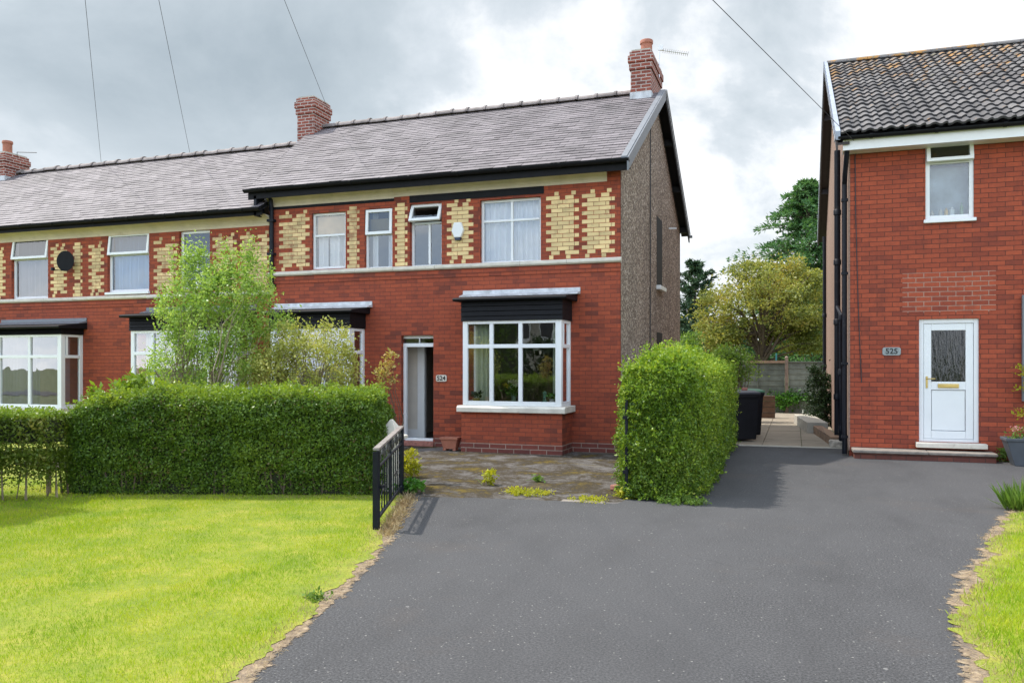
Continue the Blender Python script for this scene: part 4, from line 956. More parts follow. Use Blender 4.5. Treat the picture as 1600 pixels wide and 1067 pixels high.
mb = MB(); mb.box(FX(1410, YR), FX(1556, YR), YR - 0.003, YR + 0.01, FZ(1483, 488, YR), FZ(1483, 425, YR)); mb.build('repointed_patch', PATCH, DET)
def vpipe(name, x, y, z0, z1, r, collars, mt=PIPE, top=None):
    mb = MB(); pts = [(x, y, z0), (x, y, z1)] + (top or []); mb.tube(pts, r, 12)
    for z in collars: mb.lathe((x, y, z), [(r, 0), (r * 1.25, 0.01), (r * 1.25, 0.10), (r, 0.12)], 12)
    return mb.build(name, mt, DET, smooth=True)
vpipe('soil_pipe', 0.80, 17.7, 0.0, 5.9, 0.058, (0.9, 2.4, 3.6, 4.6))
vpipe('waste_pipe', 0.83, 17.0, 0.0, 2.55, 0.038, (0.3, 1.4, 2.45), top=[(0.80, 17.5, 2.75)])
mb = MB(); mb.tube([(0.86, YR - 0.28, ez - 0.04), (0.85, YR - 0.27, ez - 0.16), (0.83, YR + 0.0, ez - 0.55), (0.83, YR + 0.13, ez - 0.7), (0.83, YR + 0.13, 0.02)], 0.042, 10)
for z in (0.3, 1.6, 3.2, 4.5): mb.box(0.775, 0.886, YR + 0.08, YR + 0.18, z, z + 0.045)
mb.build('downpipe', PIPE, DET)
vpipe('rear_downpipe', 0.82, 26.0, 0.0, 5.4, 0.05, (1.5, 3.0))
mb = MB(); mb.box(FX(1596, YR), FX(1596, YR) + 0.07, YR - 0.07, YR - 0.005, 1.0, 2.75); mb.build('cable_duct', BARGE, DET)
wc = MB(); wc.tube([(FX(1342, YR), YR - 0.02, FZ(1342, 228, YR)), (FX(1336, YR), YR - 0.01, FZ(1336, 245, YR)), (FX(1337, YR), YR - 0.01, 4.2), (FX(1341, YR), YR - 0.01, 2.6), (FX(1346, YR), YR - 0.01, FZ(1346, 598, YR))], 0.008, 5); wc.build('wall_cable', CABLE, DET)

# doorstep slab in front
DS = thing('doorstep', 'long low stone doorstep under the white door of the right house', 'doorstep', (2.2, 15.3, 0))
mb = MB(); sx0, sx1 = FX(1335, 15.2), FX(1556, 15.2); mb.box(sx0, sx1, 15.17, YR - 0.004, -0.03, 0.10); mb.build('brick_riser', brick('step_brick', (0.20, 0.07, 0.05), (0.14, 0.05, 0.04), (0.08, 0.05, 0.04), (0.06, 0.03, 0.03)), DS)
mb = MB(); mb.box(sx0 - 0.03, FX(1450, 15.2), 15.12, YR - 0.004, 0.102, 0.155); mb.box(FX(1450, 15.2) + 0.006, sx1 + 0.02, 15.13, YR - 0.004, 0.102, 0.152); mb.build('slab', STEPM, DS, bevel=0.012)

# number plates
def plate(label, x, z, Y, txt, mt, w=0.24, h=0.12):
    t = thing('house_number', label, 'sign', (x, Y, z))
    prof = []; r = 0.035
    for cx, cz, a0 in ((w / 2 - r, h / 2 - r, 0), (-w / 2 + r, h / 2 - r, 90), (-w / 2 + r, -h / 2 + r, 180), (w / 2 - r, -h / 2 + r, 270)):
        prof += [(x + cx + r * math.cos(R(a0 + q)), z + cz + r * math.sin(R(a0 + q))) for q in (0, 30, 60, 90)]
    mb = MB(); mb.prism_y(prof, Y - 0.02, Y - 0.001); mb.build('plate', mt, t, bevel=0.004)
    cu = bpy.data.curves.new('digits', 'FONT'); cu.body = txt; cu.size = h * 0.95; cu.align_x = 'CENTER'; cu.align_y = 'CENTER'; cu.extrude = 0.003; cu.offset = 0.0022
    tmp = bpy.data.objects.new('digits_tmp', cu); COL.objects.link(tmp)
    me = bpy.data.meshes.new_from_object(tmp.evaluated_get(bpy.context.evaluated_depsgraph_get())); bpy.data.objects.remove(tmp)
    me.materials.clear(); me.materials.append(BLACKINK)
    for v in me.vertices: v.co = Vector((v.co.x, -0.023 - v.co.z, v.co.y))
    link_mesh(me, 'digits', t)
plate('white number plate 524 beside the open front door', FX(690, YW), FZ(690, 591, YW), YW, '524', STONE, 0.23, 0.13)
plate('grey stone number plate 525 on the right house wall', FX(1393, YR), FZ(1393, 549, YR), YR, '525', GREYPLATE, 0.29, 0.14)
# alarm box
AL = thing('alarm_box', 'white hexagonal burglar alarm box on the yellow brickwork', 'alarm', (FX(717, YW), YW, FZ(717, 360, YW)))
ax, az = FX(717, YW), FZ(717, 360, YW); mb = MB(); mb.prism_y([(ax + q * 0.125, az + e * 0.15) for q, e in ((-0.55, -1), (0.55, -1), (1, -0.1), (0.6, 0.95), (-0.6, 0.95), (-1, -0.1))], YW - 0.085, YW - 0.006); mb.build('cover', WHITEPAINT, AL, bevel=0.015)
mb = MB(); mb.prism_y([(ax - 0.065, az - 0.15), (ax + 0.065, az - 0.15), (ax + 0.05, az - 0.2), (ax - 0.05, az - 0.2)], YW - 0.075, YW - 0.006); mb.build('strobe_lens', plain('dark_blue_lens', (0.01, 0.015, 0.04), 0.2), AL)
# satellite dish
dxx, dzz = FX(114, YW), FZ(114, 411, YW); DI = thing('satellite_dish', 'small black satellite dish on the yellow brick of the leftmost house', 'satellite dish', (dxx, YW, dzz))
mb = MB(); prof = [(0.22 * t, 0.06 * t * t) for t in (0.02, 0.35, 0.6, 0.85, 1.0)] + [(0.225, 0.066)]
mb.lathe((0, 0, 0), prof, 24); mb.xform(lambda v: Vector((dxx + v.x * 0.9 + 0.12 * v.z, YW - 0.16 - v.z * 0.9 + v.x * 0.25, dzz + v.y * 1.05 + 0.3 * v.z))); mb.build('reflector', BLACK, DI, smooth=True)
mb = MB(); mb.tube([(dxx, YW - 0.005, dzz - 0.05), (dxx, YW - 0.12, dzz - 0.02)], 0.018, 8); mb.tube([(dxx, YW - 0.15, dzz - 0.2), (dxx - 0.12, YW - 0.42, dzz - 0.20)], 0.010, 6); mb.box(dxx - 0.15, dxx - 0.10, YW - 0.47, YW - 0.40, dzz - 0.22, dzz - 0.15); mb.build('arm', PIPE, DI)
# aerial on the gable chimney
acx, acy, acz = -3.0, 19.2, 8.95
AE = thing('tv_aerial', 'white television aerial with many short elements on the gable chimney', 'aerial', (acx, acy, 8.6))
mb = MB(); mb.tube([(acx, acy, 8.3), (acx, acy, 9.0)], 0.014, 6); mb.build('mast', ALU, AE)
mb = MB(); tip = (acx + 0.62, acy + 0.3, acz - 0.07); mb.tube([(acx - 0.03, acy, acz), tip], 0.009, 6)
for i in range(13):
    f = 0.18 + 0.82 * i / 12; q = Vector((acx - 0.03, acy, acz)).lerp(Vector(tip), f); mb.tube([(q.x - 0.02, q.y + 0.05, q.z - 0.035), (q.x + 0.02, q.y - 0.05, q.z + 0.035)], 0.005, 4)
mb.build('boom', ALU, AE)
mb = MB(); mb.box(acx - 0.02, acx + 0.09, acy - 0.02, acy + 0.03, acz - 0.02, acz + 0.10); mb.build('reflector', WHITEPAINT, AE)
# rear aerial on the far left chimney is left to the chimney: a thin boom
AE2 = thing('tv_aerial', 'thin aerial arm beside the far left chimney pot', 'aerial', (-22.2, 18.6, 7.9))
mb = MB(); mb.tube([(-22.33, 18.6, 7.7), (-22.33, 18.6, 8.05), (-21.55, 18.6, 7.97)], 0.012, 5); mb.build('boom', CABLE, AE2)

# ================================================================== telephone wires and their poles
def wire(label, a, b, sag, r=0.005):
    a = Vector(a); b = Vector(b); pts = []
    for i in range(25):
        t = i / 24; p = a.lerp(b, t); p.z -= sag * 4 * t * (1 - t); pts.append(p)
    mb = MB(); mb.tube(pts, r, 5); o = mb.build('telephone_wire', CABLE); tag(o, label, 'wire', 'telephone wires overhead')
def cam_pt(px, py, z):
    x, y = AT(px, z); return (x, y, HZ(py, z))
def far_along(p, m, z_to):
    """carry the straight run on from p through m until camera depth z_to"""
    p = Vector(p); m = Vector(m); f = Vector((-0.3267, 0.9451, 0)); zp, zm = p.dot(f), m.dot(f); t = (zp - z_to) / (zp - zm); return p.lerp(m, t)
specs = [('overhead wire at far left meeting the lower ridge', (158, 254, 25.2), (133, 0, 15.0)), ('overhead wire second from left meeting the lower ridge', (297, 241, 23.4), (248, 0, 15.0)),
         ('overhead wire running down to the middle chimney', (515, 178, 21.4), (444, 0, 15.0)), ('overhead wire running down to the wall of the right house', (1342, 228, 14.35), (1113, 0, 9.6))]
ends = []
for lab, (px, py, z), (qx, qy, qz) in specs:
    p = cam_pt(px, py, z); m = cam_pt(qx, qy, qz); e = far_along(p, m, -3.0); ends.append(e); wire(lab, p, e, 0.0)
ends3 = sum((e for e in ends[:3]), Vector()) / 3

# ================================================================== foliage builders
def hedge_points(n, x0, x1, y0, y1, z0, z1, amp=0.07, seed=0, roundness=0.16, front=1.0, ang=0.0, piv=(0, 0), taper=0.0, dome=None):
    """points on the clipped faces of a hedge box, pushed in and out; returns points and normals"""
    lx, ly, lz = x1 - x0, y1 - y0, z1 - z0
    areas = np.array([lx * lz * front, lx * lz * 0.25, ly * lz * 0.6, ly * lz, lx * ly * 1.1]); areas = areas / areas.sum()
    face = rng.choice(5, size=n, p=areas); u = rng.uniform(size=n); v = rng.uniform(size=n); P = np.zeros((n, 3)); N = np.zeros((n, 3))
    def setf(i, fx, fy, fz, nn):
        k = face == i; P[k, 0] = fx(k); P[k, 1] = fy(k); P[k, 2] = fz(k); N[k] = nn
    setf(0, lambda k: x0 + lx * u[k], lambda k: np.full(k.sum(), y0), lambda k: z0 + lz * v[k], (0, -1, 0))
    setf(1, lambda k: x0 + lx * u[k], lambda k: np.full(k.sum(), y1), lambda k: z0 + lz * v[k], (0, 1, 0))
    setf(2, lambda k: np.full(k.sum(), x0), lambda k: y0 + ly * u[k], lambda k: z0 + lz * v[k], (-1, 0, 0))
    setf(3, lambda k: np.full(k.sum(), x1), lambda k: y0 + ly * u[k], lambda k: z0 + lz * v[k], (1, 0, 0))
    setf(4, lambda k: x0 + lx * u[k], lambda k: y0 + ly * v[k], lambda k: np.full(k.sum(), z1), (0, 0, 1))
    # round the top edges and corners
    c = np.array([(x0 + x1) / 2, (y0 + y1) / 2, (z0 + z1) / 2]); hs = np.array([lx, ly, lz]) / 2; q = (P - c); r = roundness
    inner = np.clip(q, -(hs - r), hs - r); inner[:, 2] = np.clip(q[:, 2], -hs[2] * 1.5, hs[2] - r); d = q - inner; L = np.linalg.norm(d, axis=1)[:, None]; d = d / (L + 1e-9)
    P = c + inner + d * np.minimum(L, r); N = 0.5 * N + 0.5 * d; N /= np.linalg.norm(N, axis=1)[:, None] + 1e-9
    off = amp * (0.7 * vnoise(P, 5.0, seed) + 0.5 * vnoise(P, 14.0, seed + 1)) - np.abs(rng.normal(size=n)) * amp * 0.8
    P = P + N * off[:, None]
    if taper: P[:, 1] += np.where(N[:, 1] < -0.3, taper * (1 - (P[:, 2] - z0) / lz) ** 2, 0)
    if dome is not None: P[:, 2] *= dome(P)
    ca, sa = math.cos(ang), math.sin(ang)
    def rot(A): return np.c_[A[:, 0] * ca - A[:, 1] * sa, A[:, 0] * sa + A[:, 1] * ca, A[:, 2]]
    Pl = P - np.array([piv[0], piv[1], 0]); Pr = rot(Pl) + np.array([piv[0], piv[1], 0]); return Pr, rot(N)
def sprigs(P, N, n, ln, per):
    """short upright shoots standing out of a hedge face"""
    idx = rng.choice(len(P), n); base = P[idx]; d = N[idx] + rng.normal(size=(n, 3)) * 0.35 + np.array([0, 0, 0.5]); d /= np.linalg.norm(d, axis=1)[:, None]
    l = ln * rng.uniform(0.3, 1.0, n); t = rng.uniform(0.1, 1, (n, per)); Q = base[:, None] + d[:, None] * (l[:, None] * t)[:, :, None] + rng.normal(size=(n, per, 3)) * 0.008
    return Q.reshape(-1, 3), np.repeat(d, per, axis=0)
def rotz_mb(mb, ang, piv):
    ca, sa = math.cos(ang), math.sin(ang)
    mb.xform(lambda v: Vector((piv[0] + (v.x - piv[0]) * ca - (v.y - piv[1]) * sa, piv[1] + (v.x - piv[0]) * sa + (v.y - piv[1]) * ca, v.z))); return mb

# big privet hedge in front of the terrace
pa, pb = G(84, 776), G(592, 777); ANG = math.atan2(pb[1] - pa[1], pb[0] - pa[0]); LEN = math.hypot(pb[0] - pa[0], pb[1] - pa[1])
H1 = thing('hedge', 'long dark green clipped privet hedge behind the lawn', 'hedge', (pa[0], pa[1], 0))
def to_h1(P): return P
P, N = hedge_points(170000, pa[0], pa[0] + LEN, pa[1], pa[1] + 1.25, 0.03, 1.27, 0.075, 3, 0.24, 1.0, ANG, pa, taper=0.10, dome=lambda P: 0.985 - 0.13 * np.clip(1 - (P[:, 0] - pa[0]) / 1.3, 0, 1) ** 1.3 - 0.05 * np.clip((P[:, 0] - pa[0] - LEN + 0.5) / 0.5, 0, 1) ** 2 + 0.015 * np.sin(P[:, 0] * 2.3) + 0.01 * np.sin(P[:, 0] * 5.1))
topm = (N[:, 2] > 0.45) & (rng.uniform(size=len(P)) < 0.75)  # paler leaves on most upward-facing parts
L_BROWN = leaf_mat('withered_leaf', [(0.0, (0.06, 0.05, 0.02)), (1.0, (0.22, 0.16, 0.06))], 0.2)
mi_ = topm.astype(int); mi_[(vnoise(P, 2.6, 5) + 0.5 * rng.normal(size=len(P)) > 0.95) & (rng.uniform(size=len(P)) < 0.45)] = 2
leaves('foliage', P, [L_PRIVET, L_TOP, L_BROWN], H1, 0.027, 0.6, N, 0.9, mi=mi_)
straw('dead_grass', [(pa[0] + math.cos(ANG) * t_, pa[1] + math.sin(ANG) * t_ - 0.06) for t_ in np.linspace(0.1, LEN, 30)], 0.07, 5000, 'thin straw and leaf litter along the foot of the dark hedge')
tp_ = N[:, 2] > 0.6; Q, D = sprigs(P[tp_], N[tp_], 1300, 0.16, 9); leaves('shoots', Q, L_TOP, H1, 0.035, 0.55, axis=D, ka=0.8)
mb = MB(); mb.prism_y([(pa[0] + 0.15, 0.0), (pa[0] + LEN - 0.13, 0.0), (pa[0] + LEN - 0.13, 1.06), (pa[0] + LEN - 0.4, 1.09), (pa[0] + 1.3, 1.09), (pa[0] + 0.6, 1.03), (pa[0] + 0.15, 0.92)], pa[1] + 0.15, pa[1] + 1.06); rotz_mb(mb, ANG, pa); mb.build('dark_core', HEDGE_CORE, H1)
mb = MB(); r_ = random.Random(4)
for i in range(46):
    x = pa[0] + LEN * (i + r_.random()) / 46; mb.tube([(x, pa[1] + 0.13 + r_.random() * 0.1, 0), (x + r_.uniform(-0.05, 0.05), pa[1] + 0.12, 0.3)], [0.014, 0.009], 5)
rotz_mb(mb, ANG, pa); mb.build('stems', BARK, H1)

# thin hedge at far left: leafy top, bare stems below; it turns towards the viewer outside the frame
pc = G(74, 787); H2 = thing('hedge', 'thin low hedge with bare stems left of the dark privet hedge', 'hedge', (pc[0], pc[1], 0))
ang2 = ANG - R(2); x0_, x1_ = pc[0] - 2.4, pc[0] - 0.05
P, N = hedge_points(16000, x0_, x1_, pc[1], pc[1] + 0.6, 0.50, 1.06, 0.07, 12, 0.15, 1.0, ang2, pc)
hang = P[rng.choice(len(P), 13000)].copy(); hang[:, 2] = 0.58 - np.abs(rng.normal(size=len(hang))) * 0.17; hang = hang[hang[:, 2] > 0.12]
PP = np.r_[P, hang]; NN = np.r_[N, np.tile([0, -0.7, 0.3], (len(hang), 1))]
leaves('foliage', PP, [L_SPARSE, L_TOP], H2, 0.034, 0.55, NN, 0.8, mi=(PP[:, 2] > 0.98).astype(int))
mb = MB(); r_ = random.Random(9)
for i in range(22):
    x = x0_ + (x1_ - x0_) * (i + r_.random()) / 22; y = pc[1] + r_.uniform(0.08, 0.5); mb.tube([(x, y, 0), (x + r_.uniform(-0.06, 0.06), y, 0.35), (x + r_.uniform(-0.1, 0.1), y, 0.8)], [r_.uniform(0.007, 0.018), 0.009, 0.006], 5)
rotz_mb(mb, ang2, pc); mb.build('stems', BARK_P, H2)
mb = MB(); mb.box(x0_ + 0.1, x1_ - 0.06, pc[1] + 0.12, pc[1] + 0.5, 0.68, 0.94); rotz_mb(mb, ang2, pc); mb.build('dark_core', HEDGE_CORE, H2)
mb = MB(); gx, gy = G(76, 772); mb.tube([(gx, gy, 0), (gx, gy, 0.72)], 0.03, 8); tag(mb.build('fence_post', WEATHERWOOD), 'short grey wooden post between the two left hedges', 'post')
H2b = thing('hedge', 'boundary hedge along the left edge of the lawn', 'hedge', (-9.6, 4.5, 0))
P, N = hedge_points(9000, -9.9, -9.15, 1.0, 7.2, 0.0, 3.3, 0.1, 31, 0.2); leaves('foliage', P, L_PRIVET, H2b, 0.085, 0.6, N, 0.9)
mb = MB(); mb.box(-9.8, -9.25, 1.1, 7.1, 0, 3.2); mb.build('dark_core', HEDGE_CORE, H2b)

# bright hedge between the forecourt and the drive
H3 = thing('hedge', 'tall bright green rounded hedge between the forecourt and the drive', 'hedge', (-1.5, 10, 0))
P, N = hedge_points(150000, -2.08, -1.03, 9.60, 13.2, 0.03, 1.74, 0.095, 21, 0.48, 2.0, dome=lambda P: 1.0 - 0.14 * np.clip(np.abs(P[:, 0] + 1.5) / 0.55, 0, 1) ** 2.5 - 0.05 * np.clip((10.1 - P[:, 1]) / 0.5, 0, 1) ** 2)
P2, N2 = hedge_points(70000, -2.1, -1.08, 13.0, 16.6, 0.05, 1.62, 0.09, 22, 0.28, 0.3)
PP = np.r_[P, P2]; NN = np.r_[N, N2]
low = np.clip((PP[:, 2] + 0.25 * vnoise(PP, 4.0, 8)) / 1.8, 0, 1); mi = np.where(rng.uniform(size=len(PP)) < low ** 1.2 * 0.95, 0, 1)  # brighter leaves towards the top, sunny highlights put into their colour
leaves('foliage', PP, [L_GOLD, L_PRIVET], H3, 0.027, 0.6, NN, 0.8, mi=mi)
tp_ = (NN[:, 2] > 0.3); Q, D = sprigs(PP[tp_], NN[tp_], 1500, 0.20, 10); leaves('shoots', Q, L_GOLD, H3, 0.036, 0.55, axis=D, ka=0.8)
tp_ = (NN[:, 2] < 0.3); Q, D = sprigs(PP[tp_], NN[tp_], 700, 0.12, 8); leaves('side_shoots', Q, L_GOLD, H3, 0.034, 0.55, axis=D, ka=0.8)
mb = MB(); mb.box(-1.80, -1.26, 9.95, 16.3, 0.0, 1.30); mb.build('dark_core', HEDGE_CORE, H3)
mb = MB(); r_ = random.Random(14)
for i in range(16):
    x = r_.uniform(-1.85, -1.2); y = 9.75 + r_.random() * 0.3; mb.tube([(x, y, 0), (x + r_.uniform(-0.05, 0.05), y, 0.3)], [0.016, 0.01], 5)
mb.build('stems', BARK, H3)

def crown(blobs, per, cr, seed, bias=0.6, st=(1, 1, 0.6)):
    """cluster centres through ellipsoids, leaves round every centre"""
    r = np.random.default_rng(seed); P = []; C = []
    for (cx, cy, cz, rx, ry_, rz_, k) in blobs:
        d = r.normal(size=(k, 3)); d /= np.linalg.norm(d, axis=1)[:, None]; rad = r.uniform(size=k) ** (1 / 3 * bias)
        c = np.array([cx, cy, cz]) + d * rad[:, None] * np.array([rx, ry_, rz_]); C.append(c)
        s = cr * r.uniform(0.6, 1.3, k); q = r.normal(size=(k, per, 3)) * np.array(st) * s[:, None, None] * 0.6; P.append((c[:, None] + q).reshape(-1, 3))
    return np.concatenate(P), np.concatenate(C)
def limb(mb, a, b, r0, r1, rnd, n=5, wob=0.06):
    a = Vector(a); b = Vector(b); L = (b - a).length; pts = []; rad = []
    for i in range(n + 1):
        t = i / n; p = a.lerp(b, t); p.z += L * 0.10 * math.sin(math.pi * t)
        if 0 < i < n: p += Vector((rnd.gauss(0, 1), rnd.gauss(0, 1), rnd.gauss(0, 0.5))) * wob * L * 0.4
        pts.append(p); rad.append(r0 + (r1 - r0) * t)
    mb.tube(pts, rad, 6, cap=False)
def tree(name, label, cat, base, trunk_h, trunk_r, blobs, per, cr, leafsize, mt, bark=BARK, seed=0, aspect=0.55, stems=1, limbs=26, group=None, trunk_name='trunk', crown_name='crown', st=(1, 1, 0.6)):
    t = thing(name, label, cat, base, group); rnd = random.Random(seed)
    P, C = crown(blobs, per, cr, seed, st=st)
    mb = MB(); B = Vector(base); tops = []
    for s in range(stems):
        o = Vector((rnd.gauss(0, 0.05 * (stems > 1)), rnd.gauss(0, 0.05 * (stems > 1)), 0)); tp = B + Vector((rnd.gauss(0, 0.08) * stems, rnd.gauss(0, 0.08) * stems, trunk_h)); limb(mb, B + o, tp, trunk_r, trunk_r * 0.6, rnd, 5, 0.05); tops.append(tp)
    for i in rnd.sample(range(len(C)), min(limbs, len(C))):
        tp = min(tops, key=lambda q: (q - Vector(C[i])).length); f = rnd.uniform(0.5, 1.0); st = B.lerp(tp, f); limb(mb, st, C[i], trunk_r * 0.38, trunk_r * 0.07, rnd)
    mb.build(trunk_name, bark, t); leaves(crown_name, P, mt, t, leafsize, aspect); return t

# shrubs in the terrace front gardens
def P3(px, py, dep): x, y = AT(px, dep); return (x, y, HZ(py, dep))
def blob(px, py, dep, w, h, k, dd=None):
    x, y, z = P3(px, py, dep); s = dep / 1280.0; return (x, y, z, w * s, (dd if dd else w * 0.8) * s, h * s, k)
dp = 12.8
x, y = AT(335, dp)
tree('shrub', 'tall airy light green shrub in front of the terrace', 'shrub', (x, y, 0), 1.5, 0.022,
     [blob(320, 572, dp, 100, 44, 120), blob(335, 512, dp, 90, 44, 115), blob(345, 462, dp, 90, 32, 80), blob(308, 430, dp, 36, 36, 34), blob(303, 398, dp, 14, 28, 10), blob(385, 430, dp, 42, 34, 36), blob(262, 470, dp, 22, 26, 14), blob(410, 505, dp, 50, 22, 26), blob(352, 420, dp, 18, 26, 9), blob(392, 392, dp, 12, 24, 6), blob(270, 408, dp, 8, 16, 3)],
     60, 0.15, 0.042, L_BIRCH, BARK_P, 3, stems=5, limbs=90, st=(0.65, 0.65, 1.25))
dp = 12.6; x, y = AT(480, dp)
tree('bush', 'yellow green twiggy bush across the middle bay window', 'bush', (x, y, 0), 0.9, 0.03,
     [blob(475, 572, dp, 84, 44, 110), blob(500, 532, dp, 60, 26, 50), blob(430, 582, dp, 46, 38, 60), blob(540, 572, dp, 18, 42, 26), blob(450, 535, dp, 40, 26, 30)], 46, 0.14, 0.040, L_YELLOW, BARK_P, 5, stems=6, limbs=90, st=(0.7, 0.7, 1.0))
dp = 11.4; x, y = AT(603, dp)
tree('bush', 'small russet shrub rising above the hedge beside the front door', 'bush', (x, y, 0), 0.9, 0.015, [blob(603, 588, dp, 13, 26, 12), blob(610, 562, dp, 6, 14, 4)], 26, 0.09, 0.045, L_RUSSET, BARK, 8, stems=2, limbs=10)
dp = 10.9; x, y = AT(212, dp)
tree('bush', 'broad leaved light green plant above the left end of the hedge', 'bush', (x, y, 0), 0.9, 0.02, [blob(228, 603, dp, 40, 15, 20), blob(195, 602, dp, 16, 10, 6), blob(160, 618, dp, 22, 8, 7)], 14, 0.10, 0.10, L_TOP, BARK, 9, aspect=0.4, stems=3, limbs=14)

# trees and shrubs behind the houses
dp = 33; x, y = AT(1188, dp)
tree('acer_tree', 'spreading yellow green maple tree behind the garden fence', 'tree', (x, y, 0), 2.9, 0.15,
     [blob(1190, 480, dp, 86, 50, 95), blob(1205, 440, dp, 66, 34, 55), blob(1130, 500, dp, 40, 34, 30), blob(1255, 470, dp, 42, 48, 40), blob(1120, 470, dp, 20, 16, 6), blob(1240, 425, dp, 34, 18, 12), blob(1160, 425, dp, 22, 14, 8), blob(1270, 530, dp, 30, 34, 30), blob(1125, 528, dp, 34, 22, 26), blob(1235, 525, dp, 40, 22, 22)], 110, 0.36, 0.10, L_ACER, BARK, 11, limbs=70)
def conifer(name, label, base, h, rad, mt, levels, per, seed, z0=0.1, ls=0.16, droop=0.15, up=0.35):
    t = thing(name, label, 'tree', base); rnd = np.random.default_rng(seed); B = np.array(base); P = []; A = []; mb = MB(); mb.tube([base, (base[0], base[1], base[2] + h * 0.97)], [rad * 0.07, rad * 0.01], 7)
    for i in range(levels):
        f = i / levels; z = h * (z0 + (1 - z0) * f); R_ = rad * (1 - f) ** 0.75 * rnd.uniform(0.75, 1.15) + 0.1
        for k in range(per):
            a = rnd.uniform(0, 6.28); L = R_ * rnd.uniform(0.45, 1.25); s = np.linspace(0.15, 1, 9); d = np.array([math.cos(a), math.sin(a)])
            pz = z + up * L * s - droop * L * s ** 3; line = np.c_[B[0] + d[0] * L * s, B[1] + d[1] * L * s, B[2] + pz]
            mb.tube([line[0], line[4], line[-1]], [0.02, 0.012, 0.004], 4, cap=False)
            for q in range(2, 9):
                m = 13; sp = min(0.36, L * 0.10) * (1.25 - 0.75 * s[q]); side = rnd.normal(size=(m, 1)) * sp * 0.9
                pt = line[q] + np.c_[-d[1] * side, d[0] * side, rnd.normal(size=m) * sp * 0.35] ; P.append(pt)
                ax = np.c_[d[0] + 0.5 * np.sign(side[:, 0]) * -d[1], d[1] + 0.5 * np.sign(side[:, 0]) * d[0], np.full(m, 0.25)]; A.append(ax)
    mb.build('trunk', BARK, t); P = np.concatenate(P); A = np.concatenate(A); leaves('crown', P, mt, t, ls, 0.32, axis=A, ka=1.5, N=np.tile([0, 0, 1.0], (len(P), 1)), k=0.7); return t
x, y = AT(1262, 40); conifer('cypress_tree', 'tall dark green cypress behind the roof of the right house', (x, y, 0), 10.6, 5.0, L_CONIF, 46, 12, 5, 0.05, 0.19, up=0.5, droop=0.35)
x, y = AT(1086, 40); conifer('pine_tree', 'narrow blue green pine next to the rear of the pebbledashed gable', (x, y, 0), 6.7, 2.1, L_PINE, 17, 8, 7, 0.05, 0.20, up=0.75, droop=0.1)
def shrub(label, px, py, dep, blobs, per, cr, ls, mt, seed, aspect=0.5, limbs=14, name='shrub'):
    x, y = AT(px, dep); return tree(name, label, 'shrub', (x, y, 0), max(0.3, HZ(py, dep) * 0.5), 0.03, blobs, per, cr, ls, mt, BARK, seed, aspect, 3, limbs)
dp = 30.5; shrub('small bright green bush below the pine behind the gable', 1078, 540, dp, [blob(1078, 540, dp, 20, 22, 26)], 60, 0.25, 0.09, L_MID, 31)
dp = 23; shrub('feathery light green shrub above the far end of the bright hedge', 1152, 560, dp, [blob(1150, 572, dp, 26, 30, 40), blob(1140, 560, dp, 20, 18, 16)], 80, 0.24, 0.06, L_MID, 32)
dp = 21.5; shrub('dark leggy shrub against the side wall of the right house', 1285, 620, dp, [blob(1288, 642, dp, 24, 28, 60), blob(1281, 606, dp, 17, 28, 36), blob(1274, 580, dp, 8, 12, 8)], 70, 0.16, 0.055, L_DARK, 33)
dp = 27.5; shrub('low fresh green plants at the foot of the garden fence', 1235, 628, dp, [blob(1236, 624, dp, 40, 17, 110), blob(1212, 628, dp, 22, 11, 40)], 60, 0.20, 0.085, L_FERN, 34)
for i, (px, top, dep, w) in enumerate([(1075, 508, 44, 36), (1130, 515, 45, 40), (1185, 520, 46, 40), (1240, 512, 45, 40), (1290, 500, 44, 40)]):
    lab = ['dark evergreen behind the pine, nearest the gable', 'dark evergreen behind the left side of the maple', 'dark evergreen behind the trunk of the maple', 'dark evergreen behind the right side of the maple', 'dark evergreen at the corner of the right house'][i]
    x, y = AT(px, dep); s = dep / 1280
    tree('evergreen_tree', lab, 'tree', (x, y, 0), 1.6, 0.10, [(x, y, HZ((top + 570) / 2, dep), w * s, w * s * 0.7, (570 - top) / 2 * s + 0.6, 70)], 55, 0.42, 0.17, L_DARK, BARK, 60 + i, limbs=16, group='dark evergreens at the back')

# ================================================================== garden fence, bins, low wall
def fence_panel(label, x0, x1, y, h, mt):
    t = thing('garden_fence', label, 'fence', (x0, y, 0), 'garden fence panels'); mb = MB(); n = 9; bh = h / n
    for i in range(n):
        z = i * bh; mb.add([(x0, y - 0.020, z), (x1, y - 0.020, z), (x1, y - 0.004, z + bh + 0.02), (x0, y - 0.004, z + bh + 0.02), (x0, y + 0.0, z), (x1, y, z), (x1, y + 0.01, z + bh + 0.02), (x0, y + 0.01, z + bh + 0.02)], [(0, 1, 2, 3), (5, 4, 7, 6), (4, 5, 1, 0), (3, 2, 6, 7), (0, 3, 7, 4), (1, 5, 6, 2)])
    mb.build('boards', mt, t)
    mb = MB(); mb.box((x0 + x1) / 2 - 0.025, (x0 + x1) / 2 + 0.025, y - 0.05, y - 0.022, 0.05, h); mb.box(x0, x1, y - 0.04, y + 0.03, h + 0.02, h + 0.055); mb.build('batten', mt, t); return t
FY = 28.6; fx = [FX(1142, FY), FX(1229, FY), FX(1229, FY) + 1.95]
fence_panel('dark grey green fence panel left of the tall post', fx[0], fx[1] - 0.06, FY, 1.62, FENCEWOOD); fence_panel('paler fence panel between the tall post and the right house', fx[1] + 0.06, fx[2], FY, 1.66, plain('pale_fence_board', (0.22, 0.24, 0.20), 0.85, 0.2, 4, 0.3, 30, island=0.12))
